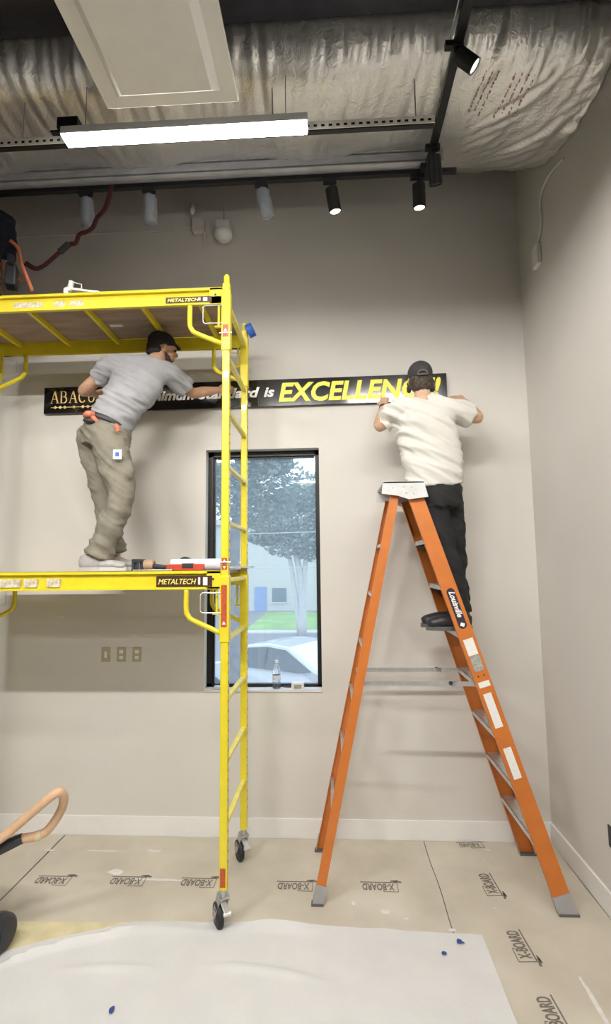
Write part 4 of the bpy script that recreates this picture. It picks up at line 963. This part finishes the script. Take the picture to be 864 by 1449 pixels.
# ================================================================== WINDOW SILL THINGS
zs = wz0+.0125
def sill():
    c = aty(391, 970, 4.035); x = c.x; e = empty('water_bottle', (x, 4.04, zs), 'clear plastic water bottle standing on the window sill', 'bottle')
    MB().lathe([(.028, 0), (.031, .006), (.031, .05), (.029, .055), (.031, .06), (.031, .13), (.026, .155), (.013, .18), (.012, .192)], (x, 4.04, zs), n=28).build('bottle_body', M_bottle, e, smooth=True)
    MB().lathe([(.0145, .192), (.0145, .21), (.012, .212)], (x, 4.04, zs), n=20).build('cap', M_white, e, smooth=.8)
    MB().lathe([(.0315, .065), (.0318, .066), (.0318, .10), (.0315, .101)], (x, 4.04, zs), n=28).build('bottle_label', M_paper, e, smooth=.8)
    c = aty(421, 975, 4.02); x = c.x; e = empty('small_box', (x, 4.02, zs), 'small white box with a dark printed front near the right end of the sill', 'box')
    MB().bb((x-.048, 3.998, zs), (x+.048, 4.05, zs+.048), bev=.003).build('carton', M_white, e)
    MB().bb((x-.028, 3.9965, zs+.006), (x+.03, 3.998, zs+.036)).build('dark_print', M_labg, e)
    a, b = aty(401, 966, 4.05), aty(418, 968, 4.05)
    e = empty('black_marker', (a.x, 4.06, zs), 'black marker lying on the window sill between the bottle and the box', 'marker')
    MB().tube([(a.x, 4.068, zs+.008), (a.x+.045, 4.062, zs+.008)], .0078, 12).build('cap', M_dk, e, smooth=.8); MB().tube([(a.x+.045, 4.062, zs+.008), (b.x+.03, 4.058, zs+.008)], .0068, 12).build('barrel', M_blk, e, smooth=.8)
    x = aty(312, 972, 4.03).x
    o = MB().bb((x-.05, 3.995, zs), (x+.06, 4.06, zs+.02), bev=.004).build('folded_paper', M_paper); tag(o, 'folded white paper at the left end of the window sill behind the post', 'paper')
    a, b = aty(368, 980, 4.0).x, aty(455, 980, 4.0).x
    o = MB().prism([(a, 3.985, zs), (b, 3.985, zs), (b, 4.08, zs), (a+.04, 4.08, zs)], (0, 0, .0012)).build('paper_sheet', M_paper); tag(o, 'flat white paper sheet under the bottle and box on the sill', 'paper')
sill()
c = atx(866, 1186, XR); o = MB().bb((XR-.006, c.y-.035, c.z-.06), (XR, c.y+.035, c.z+.06), bev=.002).build('wall_outlet', M_dk); tag(o, 'dark outlet plate low on the right wall at the picture edge', 'outlet')

# ================================================================== OUTSIDE
GZ = -1.25
M_out = mat('pale_stucco', (.62, .62, .58), .8, var=.06)
M_leafm = mat('street_tree_leaves', (.26, .35, .27), .55, col2=(.12, .18, .14), vscale=3)
M_bark = mat('grey_bark', (.20, .19, .18), .9, var=.3, vscale=8)
M_bark2 = mat('white_bark', (.60, .60, .56), .9, var=.1, vscale=8)
struct(MB().bb((-60, D+TH+.3, GZ-.1), (40, 90, GZ)), 'ground_outside', mat('asphalt', (.23, .24, .26), .9, var=.1, vscale=2))
def outside():
    yl0, yl1 = atz(400, 893, GZ).y, atz(400, 867, GZ).y
    pa = atz(345, 894, GZ); pb = atz(378, 867, GZ)
    o = MB().prism([(pa.x, yl0, GZ), (25, yl0, GZ), (25, yl1, GZ), (pb.x, yl1, GZ)], (0, 0, .05)).build('lawn', mat('lawn_grass', (.26, .46, .13), .9, var=.2, vscale=.8)); tag(o, 'bright green lawn across the street outside the window', 'lawn', kind='stuff')
    o = MB().bb((-30, yl0-1.0, GZ), (25, yl0, GZ+.06)).build('sidewalk', mat('pale_concrete', (.6, .6, .58), .9, var=.05)); tag(o, 'pale sidewalk along the lawn outside the window', 'sidewalk')
    yB = yl1+1.5
    e = empty('building', (-4, yB, GZ), 'pale stucco building with blue door behind the tree outside', 'building')
    MB().bb((-30, yB, GZ), (25, yB+8, GZ+6.2)).build('wall', M_out, e)
    MB().bb((-30, yB-.3, GZ+6.2), (25, yB+8, GZ+6.6)).build('roof', M_bark2, e)
    a, b = aty(360, 866, yB), aty(377, 830, yB); dr = MB().bb((a.x, yB-.06, GZ), (b.x, yB-.01, b.z), bev=.01).build('door', mat('blue_door', (.20, .33, .62), .6, var=.05), e); MB().ell((b.x-.15, yB-.1, lerp(GZ, b.z, .45)), (.05, .05, .05), sub=2).build('door_knob', M_steel, dr)
    a, b = aty(385, 852, yB), aty(405, 832, yB); f = MB().bb((a.x, yB-.05, a.z), (b.x, yB-.01, b.z), bev=.01).build('window', mat('window_dark', (.13, .17, .21), .3, var=.1), e)
    MB().bb((a.x-.08, yB-.08, a.z-.1), (b.x+.08, yB-.01, a.z)).build('ledge', M_out, f)
    # trees
    def leaves(m, blobs, n, size):
        for _ in range(n):
            c, r = random.choice(blobs); d = V((random.gauss(0, 1), random.gauss(0, 1), random.gauss(0, 1))).normalized()*(random.random()**.33)
            p = V(c)+V((d.x*r[0], d.y*r[1], d.z*r[2])); a = V((random.gauss(0, 1), random.gauss(0, 1), random.gauss(0, .5))).normalized()*size*random.uniform(.6, 1.3); q = a.orthogonal().normalized()*size*.5
            q.rotate(Matrix.Rotation(random.random()*6.28, 3, a)); vs = [m.bm.verts.new(p+x) for x in (-a, q, a, -q)]; m.bm.faces.new(vs)
    def tree(Y, blobs, trunks, label, mb_, n, sz):
        tr = empty('street_tree', V((aty(trunks[0][0][0][0], 800, Y).x, Y, GZ)), label, 'tree', 'trees outside the window')
        B = [(aty(px, py, Y+dy), (rx, ry, rz)) for px, py, dy, rx, ry, rz in blobs]; m = MB(); leaves(m, B, n, sz); f = m.build('foliage', M_leafm, tr)
        m = MB()
        for P, r in trunks:
            pts = [aty(px, py, Y) for px, py in P]
            pts[0].z = GZ
            m.tube(pts, [lerp(r, r*.5, k/(len(pts)-1)) for k in range(len(pts))], 10, smooth=3)
        m.build('trunk', mb_, tr, smooth=True)
    Y = 9.3
    tree(Y, [(320, 700, 0, .75, .7, .55), (345, 670, .5, .8, .7, .45), (385, 690, 0, .8, .7, .55), (330, 650, 0, .9, .7, .5), (370, 720, .5, .7, .7, .45), (290, 660, 0, .8, .7, .9), (350, 630, 0, 1.1, 1, .4), (385, 655, 0, .4, .5, .25)],
         [([(333, 990), (333, 860), (331, 780), (338, 720), (360, 660)], .14), ([(331, 790), (318, 740), (305, 690)], .08)], 'near grey-trunked tree filling the left of the window view', M_bark, 8000, .055)
    Y = 24.
    tree(Y, [(405, 740, 0, 2., 1.5, .9), (440, 720, 0, 2.2, 1.5, 1.3), (425, 770, 0, 1.9, 1.5, .7), (462, 700, 0, 1.2, 1.5, 1.2), (428, 705, 1, 1.4, 1.5, .7), (380, 760, 0, 1.1, 1, .4), (455, 770, 0, 1.5, 1.2, .9), (395, 715, 1, 1.3, 1, .6)],
         [([(427, 868), (427, 840), (422, 800), (412, 760)], .22), ([(427, 850), (431, 810), (435, 760)], .16), ([(424, 850), (414, 815), (405, 770)], .14)], 'pale-trunked tree on the lawn in front of the pale building', M_bark2, 11000, .11)
    # power lines
    for y1, y2, lb in ((757, 750, 'upper pale cable crossing the window view'), (805, 800, 'lower pale cable crossing the window view')):
        o = MB().tube([aty(250, y1, 15), aty(380, (y1+y2)/2+1, 15), aty(520, y2, 15)], .012, 6, smooth=4).build('overhead_cable', M_bark2); tag(o, lb, 'cable')
    # car
    yc = 12.0; e0 = aty(405, 905, yc); zr = e0.z; cx = e0.x
    k = (zr-GZ)/1.45
    e = empty('car', (cx, yc, GZ), 'white car parked outside just below the window', 'car')
    body = [(-2.15, .32), (-2.2, .62), (-2.05, .80), (-1.55, .93), (-1.25, .98), (-.55, 1.38), (.0, 1.45), (.55, 1.42), (1.30, 1.02), (2.0, .86), (2.2, .68), (2.2, .34), (1.75, .30), (1.2, .28), (-1.1, .28), (-1.7, .30)]
    S = lambda p, yy: V((cx+p[0]*k, yc+yy, GZ+p[1]*k))
    m = MB(); A = []; 
    for yy in (-.85, -.80, .80, .85):
        ins = .94 if abs(yy) > .82 else 1.
        A.append([m.bm.verts.new(S((p[0]*ins, .30+(p[1]-.30)*(.985 if ins < 1 else 1)), yy*(1-.18*max(0, (p[1]-.95)/.5)))) for p in body])
    for a, b in zip(A, A[1:]):
        for i in range(len(a)): m.bm.faces.new((a[i], a[(i+1) % len(a)], b[(i+1) % len(a)], b[i]))
    m.bm.faces.new(A[0]); m.bm.faces.new(A[-1][::-1]); m.build('body', mat('white_car_paint', (.72, .74, .76), .25, coat=.6, var=.02), e)
    for yy, nm in ((-.80, 'side_window'), (.80, 'side_window')):
        g = [(-1.12, .99), (-.52, 1.33), (.0, 1.39), (.5, 1.36), (1.18, 1.02), (.9, .97), (-.9, .95)]
        m = MB(); m.prism([S(p, yy*(1-.18*max(0, (p[1]-.95)/.5))*1.075) for p in g], (0, math.copysign(.004, yy), 0)); sw = m.build(nm, mat('car_glass', (.05, .07, .08), .1, var=.3, vscale=3), e)
        MB().beam(S((.02, .96), yy*1.06), S((.02, 1.39), yy*.95), .05, .03).build('window_pillar', M_dk, sw)
    for sx in (-1.4, 1.38):
        for yy in (-.82, .82):
            w_ = MB().lathe([(.20, -.09), (.32, -.1), (.34, -.06), (.34, .06), (.32, .1), (.20, .09)], S((sx, .34/k if k < .9 else .34), yy), (0, 1, 0), 28).build('wheel', M_rub, e, smooth=.7); MB().lathe([(.2, -.1), (.05, -.11), (.05, .11), (.2, .1)], S((sx, .34/k if k < .9 else .34), yy), (0, 1, 0), 20).build('wheel_rim', M_steel, w_)
    MB().ell(S((-1.0, 1.0), -.95), (.10, .07, .06), (1, 0, 0), sub=2).build('wing_mirror', mat('white_car_paint', (.7, .7, .7)), e)
    e.rotation_euler.z = -.55
outside()

# ================================================================== LIGHT
wd = bpy.data.worlds.new('world'); SC.world = wd; wd.use_nodes = True; nt = wd.node_tree; bg = nt.nodes['Background']
bg.inputs[0].default_value = (.80, .90, 1., 1); bg.inputs[1].default_value = 1.3
SC.view_settings.view_transform = 'Standard'; SC.view_settings.look = 'None'; SC.view_settings.gamma = 1; SC.view_settings.use_curve_mapping = False
SC.view_settings.exposure = 0.86
cy = SC.cycles; cy.use_denoising = True
try: cy.denoiser = 'OPENIMAGEDENOISE'
except Exception: pass
cy.max_bounces = 10; cy.diffuse_bounces = 6; cy.glossy_bounces = 4; cy.transparent_max_bounces = 12; cy.sample_clamp_indirect = 6; cy.caustics_reflective = False; cy.caustics_refractive = False
